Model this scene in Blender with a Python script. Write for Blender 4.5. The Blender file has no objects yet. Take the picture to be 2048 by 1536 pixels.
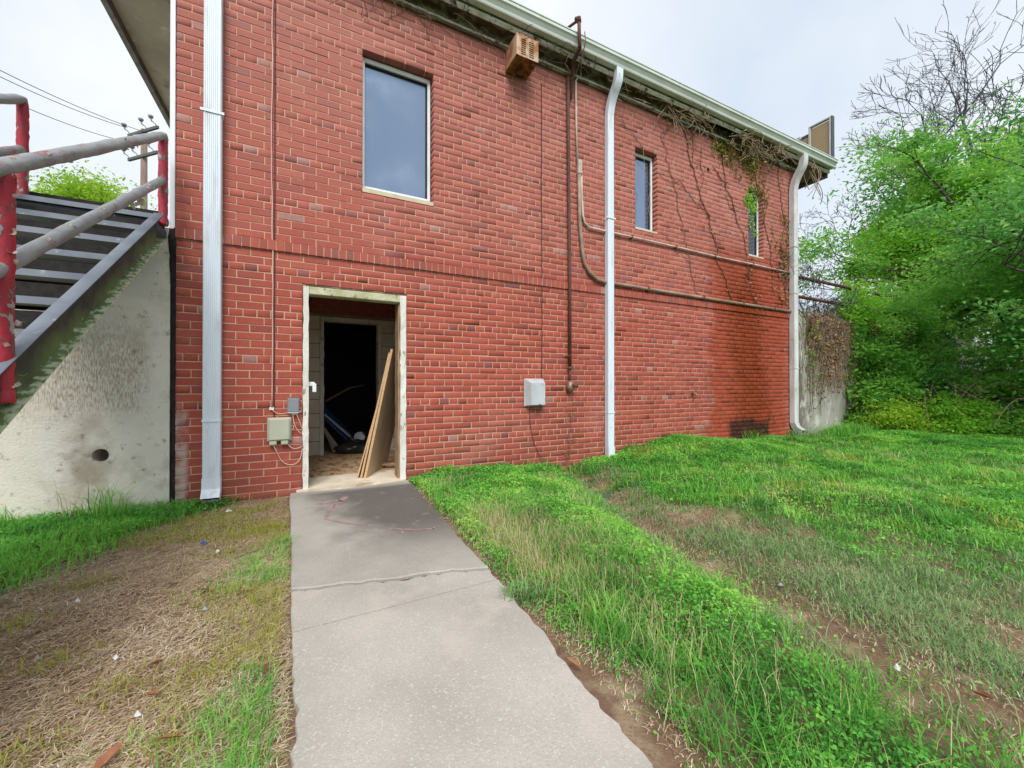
import bpy, math, random
import numpy as np
from mathutils import Vector
rng = np.random.default_rng(7); random.seed(7)
R = math.radians
scene = bpy.context.scene
COL = scene.collection

# ------------------------------------------------------------------ camera, sky, sun, exposure
cam_d = bpy.data.cameras.new('camera'); cam = bpy.data.objects.new('camera', cam_d); COL.objects.link(cam)
CAMY, CAMZ = -4.35, 1.02
YAW = math.atan(407 / 801)
cam.location = (0, CAMY, CAMZ)
cam.rotation_euler = (R(90) + math.atan(4 / 801), 0, -YAW)
cam_d.sensor_width = 36; cam_d.lens = 801 / 2048 * 36
cam_d.clip_start = 0.05; cam_d.clip_end = 900
scene.camera = cam

SUN_DIR = Vector((-0.28, -0.78, 0.86)).normalized()
world = bpy.data.worlds.new('World'); scene.world = world; world.use_nodes = True
wn, wl = world.node_tree.nodes, world.node_tree.links
wn.clear()
wo = wn.new('ShaderNodeOutputWorld'); bg = wn.new('ShaderNodeBackground'); bg.inputs[1].default_value = 0.1
sky = wn.new('ShaderNodeTexSky'); sky.sky_type = 'NISHITA'; sky.sun_disc = False
sky.sun_elevation = math.asin(SUN_DIR.z); sky.sun_rotation = math.atan2(SUN_DIR.x, SUN_DIR.y)
tc = wn.new('ShaderNodeTexCoord'); nz = wn.new('ShaderNodeTexNoise'); nz.inputs['Scale'].default_value = 1.9
nz.inputs['Detail'].default_value = 5; nz.inputs['Roughness'].default_value = 0.55
cr = wn.new('ShaderNodeValToRGB')
cr.color_ramp.elements[0].position = 0.32; cr.color_ramp.elements[0].color = (3.35, 3.75, 4.25, 1)
cr.color_ramp.elements[1].position = 0.68; cr.color_ramp.elements[1].color = (4.6, 4.72, 4.9, 1)
mx = wn.new('ShaderNodeMixRGB'); mx.inputs[0].default_value = 0.9
wl.new(tc.outputs['Generated'], nz.inputs['Vector']); wl.new(nz.outputs['Fac'], cr.inputs[0])
wl.new(sky.outputs[0], mx.inputs[1]); wl.new(cr.outputs[0], mx.inputs[2])
wl.new(mx.outputs[0], bg.inputs[0]); wl.new(bg.outputs[0], wo.inputs[0])
sun_d = bpy.data.lights.new('sun', 'SUN'); sun_d.energy = 1.5; sun_d.angle = R(30); sun_d.color = (1.0, 0.96, 0.90)
sun = bpy.data.objects.new('sun', sun_d); COL.objects.link(sun); sun.location = (-5, -10, 20)
sun.rotation_euler = (-SUN_DIR).to_track_quat('-Z', 'Y').to_euler()
vs = scene.view_settings
vs.view_transform = 'Standard'; vs.look = 'None'; vs.exposure = 1.18; vs.gamma = 1.0; vs.use_curve_mapping = False
scene.cycles.max_bounces = 8; scene.cycles.transparent_max_bounces = 8

# ------------------------------------------------------------------ materials
MATS = {}
def nm(name, base, dark=None, scale=8.0, detail=5, lo=0.35, hi=0.65, rough=0.85, bump=0.0, bscale=None, metallic=0.0,
       layers=(), spec=0.3, stretch=None, coord='pos'):
    """Principled material: base/dark mixed by noise, then extra (colour, scale, lo, hi) noise layers."""
    m = bpy.data.materials.new(name); m.use_nodes = True; MATS[name] = m
    n, l = m.node_tree.nodes, m.node_tree.links
    b = n['Principled BSDF']; b.inputs['Roughness'].default_value = rough; b.inputs['Metallic'].default_value = metallic
    b.inputs['Specular IOR Level'].default_value = spec
    if coord == 'pos':
        g = n.new('ShaderNodeNewGeometry'); vec = g.outputs['Position']
    else:
        g = n.new('ShaderNodeTexCoord'); vec = g.outputs['Object']
    if stretch:
        mp = n.new('ShaderNodeMapping'); mp.inputs['Scale'].default_value = stretch; l.new(vec, mp.inputs['Vector']); vec = mp.outputs[0]
    def noise(s, d=5, r=0.6):
        t = n.new('ShaderNodeTexNoise'); t.inputs['Scale'].default_value = s; t.inputs['Detail'].default_value = d
        t.inputs['Roughness'].default_value = r; l.new(vec, t.inputs['Vector']); return t.outputs['Fac']
    def remap(f, a, c):
        t = n.new('ShaderNodeMapRange'); t.inputs[1].default_value = a; t.inputs[2].default_value = c; l.new(f, t.inputs[0]); return t.outputs[0]
    def mix(f, a, c):
        t = n.new('ShaderNodeMixRGB'); l.new(f, t.inputs[0])
        for i, v in ((1, a), (2, c)):
            if isinstance(v, tuple): t.inputs[i].default_value = (*v, 1)
            else: l.new(v, t.inputs[i])
        return t.outputs[0]
    dark = dark or tuple(c * 0.75 for c in base)
    c = mix(remap(noise(scale, detail), lo, hi), base, dark)
    for (col, s, a, e) in layers: c = mix(remap(noise(s), a, e), c, col)
    l.new(c, b.inputs['Base Color'])
    if bump:
        bp = n.new('ShaderNodeBump'); bp.inputs['Strength'].default_value = bump; bp.inputs['Distance'].default_value = 0.02
        l.new(noise(bscale or scale * 5, 6, 0.7), bp.inputs['Height']); l.new(bp.outputs[0], b.inputs['Normal'])
    m['_h'] = 1
    return m, n, l, b, c, noise, remap, mix

def leafmat(name, c0, c1, c2, trans=0.35, rough=0.6):
    """colour picked by the 'tone' attribute; part of the light passes through"""
    m = bpy.data.materials.new(name); m.use_nodes = True; MATS[name] = m
    n, l = m.node_tree.nodes, m.node_tree.links
    b = n['Principled BSDF']; b.inputs['Roughness'].default_value = rough; b.inputs['Specular IOR Level'].default_value = 0.25
    at = n.new('ShaderNodeAttribute'); at.attribute_name = 'tone'
    r = n.new('ShaderNodeValToRGB'); e = r.color_ramp.elements
    e[0].color = (*c0, 1); e[1].color = (*c2, 1); k = e.new(0.5); k.color = (*c1, 1)
    l.new(at.outputs['Fac'], r.inputs[0]); l.new(r.outputs[0], b.inputs['Base Color'])
    if trans:
        t = n.new('ShaderNodeBsdfTranslucent'); l.new(r.outputs[0], t.inputs['Color'])
        ms = n.new('ShaderNodeMixShader'); ms.inputs[0].default_value = trans
        o = n['Material Output']; l.new(b.outputs[0], ms.inputs[1]); l.new(t.outputs[0], ms.inputs[2]); l.new(ms.outputs[0], o.inputs['Surface'])
    return m

def stain_mask(n, l):
    """damp run under the third window: a mask in wall coordinates (X, Z) with a ragged edge"""
    g = n.new('ShaderNodeNewGeometry'); s = n.new('ShaderNodeSeparateXYZ'); l.new(g.outputs['Position'], s.inputs[0])
    t = n.new('ShaderNodeTexNoise'); t.inputs['Scale'].default_value = 2.3; t.inputs['Detail'].default_value = 8; t.inputs['Roughness'].default_value = 0.65; l.new(g.outputs['Position'], t.inputs['Vector'])
    def mth(op, a, b=None, c=None):
        k = n.new('ShaderNodeMath'); k.operation = op
        for i, v in enumerate((a, b, c)):
            if v is None: continue
            if isinstance(v, (int, float)): k.inputs[i].default_value = v
            else: l.new(v, k.inputs[i])
        return k.outputs[0]
    def mr(v, a, b, c=0., d=1., smooth=True):
        k = n.new('ShaderNodeMapRange'); k.interpolation_type = 'SMOOTHSTEP' if smooth else 'LINEAR'
        for i, q in enumerate((a, b, c, d)): k.inputs[i + 1].default_value = q
        l.new(v, k.inputs[0]); return k.outputs[0]
    x = mth('MULTIPLY_ADD', t.outputs['Fac'], 1.1, mth('SUBTRACT', s.outputs['X'], 0.55)); z = s.outputs['Z']
    zz = mth('MULTIPLY_ADD', t.outputs['Fac'], 0.6, mth('SUBTRACT', z, 0.3))
    wet = mth('MULTIPLY', mth('MULTIPLY', mr(x, 5.72, 6.0), mr(x, 8.25, 7.75)), mr(zz, 3.6, 2.9))
    slope = mth('MULTIPLY_ADD', z, 0.12, x)                       # leans a little
    core = mth('MULTIPLY', mth('MULTIPLY', mr(slope, 6.3, 6.85), mr(slope, 7.75, 7.25)), mr(zz, 3.4, 2.5))
    blot = mth('MULTIPLY', mth('MULTIPLY', mr(x, 6.15, 6.4), mr(x, 7.5, 7.35)), mr(zz, 0.5, 0.38))
    return wet, core, blot

def brickmat(name, mortar=False):
    m = bpy.data.materials.new(name); m.use_nodes = True; MATS[name] = m
    n, l = m.node_tree.nodes, m.node_tree.links; b = n['Principled BSDF']; b.inputs['Specular IOR Level'].default_value = 0.25
    g = n.new('ShaderNodeNewGeometry')
    def noise(s, d=5):
        t = n.new('ShaderNodeTexNoise'); t.inputs['Scale'].default_value = s; t.inputs['Detail'].default_value = d; l.new(g.outputs['Position'], t.inputs['Vector']); return t.outputs['Fac']
    def remap(f, a, c):
        t = n.new('ShaderNodeMapRange'); t.inputs[1].default_value = a; t.inputs[2].default_value = c; l.new(f, t.inputs[0]); return t.outputs[0]
    def mix(f, a, c, k=1.0):
        t = n.new('ShaderNodeMixRGB')
        if k != 1.0:
            q = n.new('ShaderNodeMath'); q.operation = 'MULTIPLY'; l.new(f, q.inputs[0]); q.inputs[1].default_value = k; f = q.outputs[0]
        l.new(f, t.inputs[0])
        for i, v in ((1, a), (2, c)):
            if isinstance(v, tuple): t.inputs[i].default_value = (*v, 1)
            else: l.new(v, t.inputs[i])
        return t.outputs[0]
    wet, core, blot = stain_mask(n, l)
    if mortar:
        c = mix(remap(noise(5), 0.35, 0.65), (0.62, 0.385, 0.275), (0.52, 0.325, 0.235))
        c = mix(remap(noise(1.1), 0.60, 0.72), c, (0.54, 0.43, 0.29))
        c = mix(remap(noise(40), 0.5, 0.7), c, (0.50, 0.33, 0.25), 0.4)
        c = mix(remap(noise(7.5, 4), 0.60, 0.68), c, (0.30, 0.17, 0.13), 0.7)
        c = mix(wet, c, (0.13, 0.045, 0.03), 0.9)
        c = mix(core, c, (0.055, 0.018, 0.01)); c = mix(blot, c, (0.03, 0.016, 0.012))
        b.inputs['Roughness'].default_value = 0.95
    else:
        at = n.new('ShaderNodeAttribute'); at.attribute_name = 'tone'
        r = n.new('ShaderNodeValToRGB'); e = r.color_ramp.elements
        e[0].color = (0.25, 0.085, 0.080, 1); e[1].color = (0.36, 0.20, 0.18, 1)
        for p, q in ((0.08, (0.28, 0.067, 0.055)), (0.45, (0.37, 0.081, 0.054)), (0.8, (0.415, 0.097, 0.064)), (0.95, (0.43, 0.12, 0.08))):
            k = e.new(p); k.color = (*q, 1)
        l.new(at.outputs['Fac'], r.inputs[0]); c = r.outputs[0]
        c = mix(remap(noise(28, 6), 0.35, 0.75), c, (0.25, 0.062, 0.050), 0.45)
        c = mix(remap(noise(90, 3), 0.62, 0.75), c, (0.45, 0.24, 0.19), 0.45)
        sx = n.new('ShaderNodeSeparateXYZ'); l.new(g.outputs['Position'], sx.inputs[0])
        zf = n.new('ShaderNodeMapRange'); zf.inputs[1].default_value = 1.8; zf.inputs[2].default_value = 4.6; l.new(sx.outputs['Z'], zf.inputs[0])
        c = mix(zf.outputs[0], c, (0.46, 0.22, 0.19), 0.5)       # pale haze over the upper storey, painted into the brick colour
        c = mix(remap(noise(0.9, 4), 0.55, 0.75), c, (0.47, 0.24, 0.20), 0.28)
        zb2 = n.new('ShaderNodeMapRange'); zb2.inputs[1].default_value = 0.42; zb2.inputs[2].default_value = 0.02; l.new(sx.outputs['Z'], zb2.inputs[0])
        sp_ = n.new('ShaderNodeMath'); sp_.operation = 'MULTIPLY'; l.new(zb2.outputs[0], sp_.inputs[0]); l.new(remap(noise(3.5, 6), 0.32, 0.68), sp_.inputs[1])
        c = mix(sp_.outputs[0], c, (0.17, 0.075, 0.045), 0.75)        # soil splash plus a painted drop shadow along the wall foot
        c = mix(remap(noise(0.55, 6), 0.52, 0.70), c, (0.22, 0.058, 0.046), 0.35)
        c = mix(wet, c, (0.33, 0.060, 0.026), 0.85); c = mix(core, c, (0.215, 0.034, 0.007), 0.9); c = mix(blot, c, (0.035, 0.014, 0.010), 0.92)
        # whitewash runs by the corner, rust run below the standpipe
        xf = n.new('ShaderNodeMapRange'); xf.inputs[1].default_value = -0.915; xf.inputs[2].default_value = -0.95; l.new(sx.outputs['X'], xf.inputs[0])
        zq = n.new('ShaderNodeMapRange'); zq.inputs[1].default_value = 0.85; zq.inputs[2].default_value = 0.75; l.new(sx.outputs['Z'], zq.inputs[0])
        mm = n.new('ShaderNodeMath'); mm.operation = 'MULTIPLY'; l.new(xf.outputs[0], mm.inputs[0]); l.new(zq.outputs[0], mm.inputs[1])
        m2 = n.new('ShaderNodeMath'); m2.operation = 'MULTIPLY'; l.new(mm.outputs[0], m2.inputs[0]); l.new(remap(noise(6), 0.40, 0.52), m2.inputs[1])
        c = mix(m2.outputs[0], c, (0.50, 0.44, 0.39), 0.7)
        c = mix(remap(noise(130, 1), 0.72, 0.75), c, (0.7, 0.66, 0.62), 0.5)
        rr = n.new('ShaderNodeMapRange'); rr.inputs[1].default_value = 0; rr.inputs[2].default_value = 1; rr.inputs[3].default_value = 0.88; rr.inputs[4].default_value = 0.55
        l.new(core, rr.inputs[0]); l.new(rr.outputs[0], b.inputs['Roughness'])
    l.new(c, b.inputs['Base Color'])
    bp = n.new('ShaderNodeBump'); bp.inputs['Strength'].default_value = 0.45; bp.inputs['Distance'].default_value = 0.006
    l.new(noise(110, 4), bp.inputs['Height']); l.new(bp.outputs[0], b.inputs['Normal'])
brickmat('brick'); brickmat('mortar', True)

nm('concrete_path', (0.485, 0.455, 0.40), (0.365, 0.34, 0.295), scale=1.9, rough=0.92, bump=0.35, bscale=150,
   layers=(((0.40, 0.38, 0.35), 95, 0.50, 0.68), ((0.58, 0.565, 0.53), 130, 0.55, 0.68), ((0.37, 0.34, 0.30), 0.9, 0.54, 0.70), ((0.52, 0.46, 0.41), 3.1, 0.54, 0.72), ((0.74, 0.73, 0.70), 48, 0.735, 0.75), ((0.14, 0.12, 0.10), 33, 0.75, 0.77)))
def path_dark():
    m, n, l, b, c, noise, remap, mix = nm('concrete_stained', (0.47, 0.445, 0.395), (0.36, 0.335, 0.295), scale=2.0, rough=0.9, bump=0.5, bscale=150,
        layers=(((0.38, 0.36, 0.33), 95, 0.50, 0.68), ((0.57, 0.555, 0.52), 130, 0.55, 0.68)))
    g = n.new('ShaderNodeNewGeometry'); s = n.new('ShaderNodeSeparateXYZ'); l.new(g.outputs['Position'], s.inputs[0])
    def mr(v, a, e):
        k = n.new('ShaderNodeMapRange'); k.interpolation_type = 'SMOOTHSTEP'; k.inputs[1].default_value = a; k.inputs[2].default_value = e; l.new(v, k.inputs[0]); return k.outputs[0]
    def mul(a, e):
        k = n.new('ShaderNodeMath'); k.operation = 'MULTIPLY'; l.new(a, k.inputs[0])
        if isinstance(e, float): k.inputs[1].default_value = e
        else: l.new(e, k.inputs[1])
        return k.outputs[0]
    nn = noise(2.6); a = n.new('ShaderNodeMath'); a.operation = 'MULTIPLY_ADD'; l.new(nn, a.inputs[0]); a.inputs[1].default_value = 0.7; l.new(s.outputs['X'], a.inputs[2])
    y2 = n.new('ShaderNodeMath'); y2.operation = 'MULTIPLY_ADD'; l.new(s.outputs['Y'], y2.inputs[0]); y2.inputs[1].default_value = 0.22; l.new(a.outputs[0], y2.inputs[2])
    dk = mul(mr(y2.outputs[0], 0.10, 0.62), mr(s.outputs['Y'], -2.35, -1.25)); dk = mul(dk, mr(s.outputs['Y'], -0.10, -0.26))
    c2 = mix(mul(dk, 0.86), c, (0.10, 0.086, 0.078)); c2 = mix(mul(mul(mr(noise(9.), 0.60, 0.66), dk), 0.35), c2, (0.35, 0.33, 0.30))
    l.new(c2, b.inputs['Base Color'])
path_dark()
nm('threshold', (0.76, 0.69, 0.56), (0.60, 0.51, 0.37), scale=4, rough=0.9, bump=0.2, layers=(((0.30, 0.20, 0.12), 3, 0.55, 0.75),))
nm('red_paint_mark', (0.42, 0.27, 0.25), (0.24, 0.19, 0.175), scale=22, lo=.4, hi=.6, rough=0.9)
nm('joint', (0.06, 0.05, 0.038), (0.03, 0.024, 0.018), scale=30, rough=1)
def concmat():
    m, n, l, b, c, noise, remap, mix = nm('old_concrete', (0.78, 0.735, 0.655), (0.65, 0.61, 0.535), scale=1.4, rough=0.93, bump=0.45, bscale=60,
       layers=(((0.40, 0.34, 0.28), 1.7, 0.52, 0.68), ((0.68, 0.65, 0.60), 3.1, 0.54, 0.68), ((0.20, 0.175, 0.145), 16, 0.60, 0.75)))
    g = n.new('ShaderNodeNewGeometry'); s = n.new('ShaderNodeSeparateXYZ'); l.new(g.outputs['Position'], s.inputs[0])
    # a rubbed brown patch with vertical brush streaks
    mp = n.new('ShaderNodeMapping'); mp.inputs['Scale'].default_value = (48, 48, 9); l.new(g.outputs['Position'], mp.inputs[0])
    t = n.new('ShaderNodeTexNoise'); t.inputs['Scale'].default_value = 3; t.inputs['Detail'].default_value = 4; l.new(mp.outputs[0], t.inputs['Vector'])
    def mr(v, a, e):
        k = n.new('ShaderNodeMapRange'); k.interpolation_type = 'SMOOTHSTEP'; k.inputs[1].default_value = a; k.inputs[2].default_value = e; l.new(v, k.inputs[0]); return k.outputs[0]
    def mul(a, e):
        k = n.new('ShaderNodeMath'); k.operation = 'MULTIPLY'; l.new(a, k.inputs[0]); l.new(e, k.inputs[1]); return k.outputs[0]
    f = mul(mul(mr(s.outputs['Z'], 0.60, 0.95), mr(s.outputs['Z'], 1.75, 1.25)), mr(s.outputs['X'], -1.13, -1.28))
    f = mul(f, mr(t.outputs['Fac'], 0.30, 0.74)); f = mul(f, mr(noise(2.3), 0.34, 0.50))
    l.new(mix(f, c, (0.36, 0.275, 0.205)), b.inputs['Base Color'])
concmat()
nm('stained_concrete', (0.50, 0.48, 0.44), (0.34, 0.33, 0.30), scale=1.3, rough=0.95, bump=0.5, bscale=40, stretch=(1, 1, .45), layers=(((0.17, 0.155, 0.13), 2.2, 0.48, 0.62), ((0.60, 0.59, 0.56), 5, 0.56, 0.66), ((0.12, 0.15, 0.07), 3.4, 0.58, 0.72)))
nm('tar', (0.012, 0.011, 0.011), (0.03, 0.027, 0.025), scale=20, rough=0.8, bump=0.5)
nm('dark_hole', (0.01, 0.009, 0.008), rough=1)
nm('white_metal', (0.68, 0.76, 0.84), (0.62, 0.69, 0.77), scale=2.5, rough=0.38, spec=0.5, layers=(((0.50, 0.50, 0.48), 4, 0.56, 0.74), ((0.30, 0.28, 0.25), 21, 0.68, 0.76)), stretch=(3, 3, .35))
nm('weathered_white', (0.66, 0.68, 0.70), (0.48, 0.48, 0.47), scale=5, rough=0.55, layers=(((0.16, 0.14, 0.10), 14, 0.63, 0.74),), stretch=(1, 1, 0.4))
nm('gutter_paint', (0.64, 0.70, 0.66), (0.52, 0.58, 0.52), scale=2.2, rough=0.45, spec=0.45, layers=(((0.32, 0.36, 0.20), 3.5, 0.58, 0.75),))
nm('soffit_old', (0.30, 0.28, 0.18), (0.20, 0.18, 0.11), scale=5, rough=0.9, bump=0.3, layers=(((0.10, 0.075, 0.04), 9, 0.55, 0.68),))
nm('soffit_grey', (0.33, 0.33, 0.28), (0.22, 0.23, 0.18), scale=1.6, rough=0.9, bump=0.3, layers=(((0.13, 0.12, 0.08), 2.2, 0.58, 0.70), ((0.45, 0.43, 0.37), 5, 0.62, 0.72)))
nm('moulding', (0.66, 0.68, 0.60), (0.42, 0.41, 0.30), scale=6, rough=0.8, layers=(((0.07, 0.05, 0.03), 11, 0.56, 0.66),))
nm('rotten_board', (0.11, 0.085, 0.05), (0.28, 0.26, 0.16), scale=7, rough=0.95, bump=0.6, lo=0.48, hi=0.62)
nm('dark_fascia', (0.075, 0.085, 0.08), (0.15, 0.155, 0.145), scale=8, rough=0.7, layers=(((0.35, 0.36, 0.33), 20, 0.70, 0.76),))
nm('roofing', (0.10, 0.095, 0.09), (0.06, 0.06, 0.055), scale=10, rough=0.95)
nm('white_trim', (0.76, 0.79, 0.81), (0.66, 0.69, 0.71), scale=4, rough=0.5)
nm('window_white', (0.76, 0.79, 0.80), (0.66, 0.69, 0.70), scale=6, rough=0.45)
nm('sill_stone', (0.60, 0.54, 0.40), (0.50, 0.44, 0.32), scale=9, rough=0.9, bump=0.2)
nm('peeling_white', (0.74, 0.73, 0.68), (0.60, 0.59, 0.53), scale=7, rough=0.8, bump=0.5, bscale=30, stretch=(1, 1, 0.3),
   layers=(((0.30, 0.25, 0.19), 26, 0.60, 0.66), ((0.36, 0.36, 0.20), 4, 0.62, 0.74)))
nm('mossy_white', (0.60, 0.58, 0.44), (0.36, 0.36, 0.18), scale=6, rough=0.9, bump=0.5, layers=(((0.14, 0.11, 0.06), 18, 0.60, 0.68),))
nm('block', (0.74, 0.70, 0.60), (0.60, 0.56, 0.47), scale=4, rough=0.95, bump=0.4)
nm('block_joint', (0.30, 0.275, 0.23), rough=1)
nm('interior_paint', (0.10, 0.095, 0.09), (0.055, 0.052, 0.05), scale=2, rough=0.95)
nm('interior_floor', (0.64, 0.44, 0.27), (0.46, 0.29, 0.165), scale=7, rough=0.95, bump=0.7, bscale=40, layers=(((0.55, 0.45, 0.30), 3, 0.58, 0.72), ((0.10, 0.06, 0.035), 14, 0.60, 0.68)))
nm('chipboard', (0.64, 0.42, 0.22), (0.46, 0.27, 0.13), scale=60, rough=0.9, bump=0.4, bscale=120)
nm('board_face', (0.56, 0.44, 0.30), (0.40, 0.29, 0.18), scale=3, rough=0.8, stretch=(1, 1, 0.3))
nm('raw_wood', (0.42, 0.27, 0.15), (0.26, 0.16, 0.09), scale=6, rough=0.85, stretch=(4, 4, 0.4))
nm('blue_panel', (0.07, 0.14, 0.42), (0.045, 0.09, 0.28), scale=5, rough=0.4)
nm('pale_panel', (0.50, 0.46, 0.36), (0.36, 0.32, 0.24), scale=5, rough=0.8)
nm('pale_strip', (0.72, 0.78, 0.86), rough=0.4)
nm('black_plastic', (0.012, 0.014, 0.016), (0.03, 0.032, 0.035), scale=9, rough=0.35, spec=0.5)
nm('dark_metal_can', (0.25, 0.22, 0.20), (0.12, 0.10, 0.09), scale=10, rough=0.5, metallic=0.6)
nm('stair_steel', (0.065, 0.08, 0.105), (0.115, 0.135, 0.165), scale=5, rough=0.5, spec=0.5, bump=0.25, bscale=50, layers=(((0.24, 0.27, 0.31), 22, 0.64, 0.70),))
nm('lit_edge_steel', (0.13, 0.155, 0.19), (0.20, 0.225, 0.26), scale=5, rough=0.5, spec=0.5, layers=(((0.34, 0.37, 0.40), 22, 0.64, 0.70),))  # lighter copy of the steel: skylight on flange tops and tread edges painted in
nm('stringer_steel', (0.035, 0.04, 0.046), (0.075, 0.08, 0.09), scale=4, rough=0.55, bump=0.2, layers=(((0.45, 0.50, 0.52), 5.5, 0.665, 0.675),))
def mossflange():
    m, n, l, b, c, noise, remap, mix = nm('mossy_stringer', (0.05, 0.05, 0.048), (0.085, 0.08, 0.07), scale=4, rough=0.8, bump=0.4, bscale=70)
    g = n.new('ShaderNodeAttribute'); g.attribute_name = 'low'
    t = n.new('ShaderNodeMath'); t.operation = 'MULTIPLY_ADD'; l.new(noise(5.), t.inputs[0]); t.inputs[1].default_value = 0.9; l.new(g.outputs['Fac'], t.inputs[2])
    c = mix(remap(t.outputs[0], 0.52, 0.95), c, (0.16, 0.22, 0.075))
    t2 = n.new('ShaderNodeMath'); t2.operation = 'MULTIPLY_ADD'; l.new(noise(30.), t2.inputs[0]); t2.inputs[1].default_value = 0.9; l.new(g.outputs['Fac'], t2.inputs[2])
    c = mix(remap(t2.outputs[0], 0.86, 0.98), c, (0.52, 0.60, 0.40))
    c = mix(remap(noise(7.), 0.70, 0.705), c, (0.42, 0.46, 0.48))
    l.new(c, b.inputs['Base Color'])
mossflange()
nm('rail_grey', (0.30, 0.315, 0.32), (0.22, 0.235, 0.245), scale=9, rough=0.6, bump=0.35, bscale=40,
   layers=(((0.34, 0.06, 0.07), 4.5, 0.58, 0.70), ((0.20, 0.10, 0.07), 11, 0.62, 0.66), ((0.58, 0.54, 0.51), 11, 0.66, 0.685), ((0.13, 0.10, 0.09), 40, 0.64, 0.72)))
nm('rail_red', (0.44, 0.032, 0.055), (0.33, 0.03, 0.05), scale=7, rough=0.5, bump=0.35, bscale=40,
   layers=(((0.55, 0.06, 0.08), 5, 0.5, 0.65), ((0.17, 0.06, 0.055), 13, 0.53, 0.57), ((0.36, 0.31, 0.32), 13, 0.57, 0.61), ((0.62, 0.53, 0.50), 7, 0.645, 0.665), ((0.15, 0.07, 0.06), 45, 0.64, 0.70)), stretch=(1.3, 1.3, .6))
nm('paint_flake', (0.60, 0.53, 0.47), (0.42, 0.33, 0.28), scale=20, rough=0.8)
nm('rusty_vent', (0.56, 0.42, 0.29), (0.34, 0.13, 0.045), scale=6, lo=0.42, hi=0.58, rough=0.7, layers=(((0.30, 0.145, 0.12), 4, 0.52, 0.64),))
nm('rust_dark', (0.075, 0.028, 0.012), (0.30, 0.16, 0.04), scale=11, lo=0.42, hi=0.62, rough=0.9, bump=0.5)
nm('rusty_pipe', (0.15, 0.065, 0.05), (0.09, 0.04, 0.03), scale=14, rough=0.75, bump=0.3)
nm('conduit', (0.36, 0.28, 0.22), (0.24, 0.155, 0.11), scale=5, rough=0.6)
nm('conduit_light', (0.60, 0.52, 0.46), (0.42, 0.30, 0.24), scale=6, rough=0.6)
nm('wire_pink', (0.66, 0.44, 0.38), (0.55, 0.30, 0.25), scale=4, rough=0.7)
nm('wire_or_shade_dark', (0.12, 0.045, 0.035), rough=0.8)
nm('wire_cream', (0.66, 0.52, 0.43), rough=0.7)
nm('box_beige', (0.46, 0.48, 0.38), (0.40, 0.42, 0.32), scale=4, rough=0.5)
nm('box_grey', (0.24, 0.265, 0.30), (0.20, 0.22, 0.25), scale=5, rough=0.5)
nm('box_pale', (0.50, 0.53, 0.57), (0.40, 0.42, 0.44), scale=5, rough=0.55, layers=(((0.30, 0.30, 0.29), 18, 0.62, 0.74),))
nm('brass', (0.33, 0.23, 0.16), (0.20, 0.13, 0.09), scale=14, rough=0.5, metallic=0.4)
nm('sign_board', (0.36, 0.265, 0.145), (0.30, 0.22, 0.12), scale=2, rough=0.7)
nm('sign_frame', (0.55, 0.53, 0.52), (0.42, 0.42, 0.43), scale=5, rough=0.5)
nm('sign_edge', (0.06, 0.075, 0.10), rough=0.5)
nm('pole_wood', (0.26, 0.19, 0.15), (0.18, 0.13, 0.105), scale=3, rough=0.95, stretch=(6, 6, 0.5))
nm('crossarm_wood', (0.13, 0.14, 0.145), rough=0.9)
nm('insulator', (0.23, 0.27, 0.32), rough=0.3)
nm('cable_black', (0.05, 0.045, 0.045), rough=0.7)
nm('bark', (0.10, 0.075, 0.06), (0.055, 0.042, 0.035), scale=8, rough=0.95, stretch=(3, 3, 0.6))
nm('bark_grey', (0.105, 0.105, 0.125), (0.06, 0.06, 0.075), scale=8, rough=0.95)
nm('vine_stem', (0.20, 0.12, 0.075), (0.12, 0.065, 0.04), scale=9, rough=0.9)
nm('vine_pale', (0.36, 0.28, 0.20), (0.24, 0.17, 0.12), scale=9, rough=0.9)
nm('green_pipe', (0.05, 0.10, 0.07), (0.03, 0.06, 0.045), scale=8, rough=0.5)
nm('litter_white', (0.72, 0.73, 0.76), (0.6, 0.6, 0.62), scale=30, rough=0.6)
nm('litter_blue', (0.03, 0.08, 0.30), rough=0.4)
nm('litter_grey', (0.32, 0.37, 0.40), rough=0.6)
nm('dead_leaf', (0.34, 0.15, 0.075), (0.22, 0.09, 0.045), scale=20, rough=0.85)
nm('stick', (0.14, 0.085, 0.05), (0.09, 0.055, 0.035), scale=12, rough=0.95)
nm('stone_grey', (0.12, 0.12, 0.125), (0.08, 0.08, 0.085), scale=12, rough=0.9)
leafmat('lawn', (0.10, 0.31, 0.05), (0.185, 0.54, 0.075), (0.37, 0.66, 0.13), 0.4)
leafmat('weed_leaf', (0.085, 0.32, 0.05), (0.18, 0.56, 0.075), (0.38, 0.70, 0.12), 0.4)
leafmat('dull_grass', (0.14, 0.28, 0.09), (0.22, 0.40, 0.14), (0.38, 0.49, 0.24), 0.35)
leafmat('straw', (0.33, 0.21, 0.12), (0.56, 0.43, 0.27), (0.78, 0.68, 0.52), 0.1, 0.8)
leafmat('dry_stalk', (0.50, 0.40, 0.19), (0.60, 0.52, 0.27), (0.68, 0.62, 0.37), 0.3)
leafmat('yellow_grass', (0.30, 0.30, 0.05), (0.38, 0.40, 0.06), (0.46, 0.48, 0.10), 0.35)
leafmat('leaf_bright', (0.18, 0.44, 0.04), (0.31, 0.66, 0.06), (0.50, 0.77, 0.12), 0.55)
leafmat('leaf_mid', (0.12, 0.34, 0.05), (0.23, 0.54, 0.08), (0.40, 0.68, 0.14), 0.5)
leafmat('leaf_deep', (0.09, 0.29, 0.065), (0.17, 0.45, 0.10), (0.31, 0.60, 0.17), 0.45)
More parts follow.
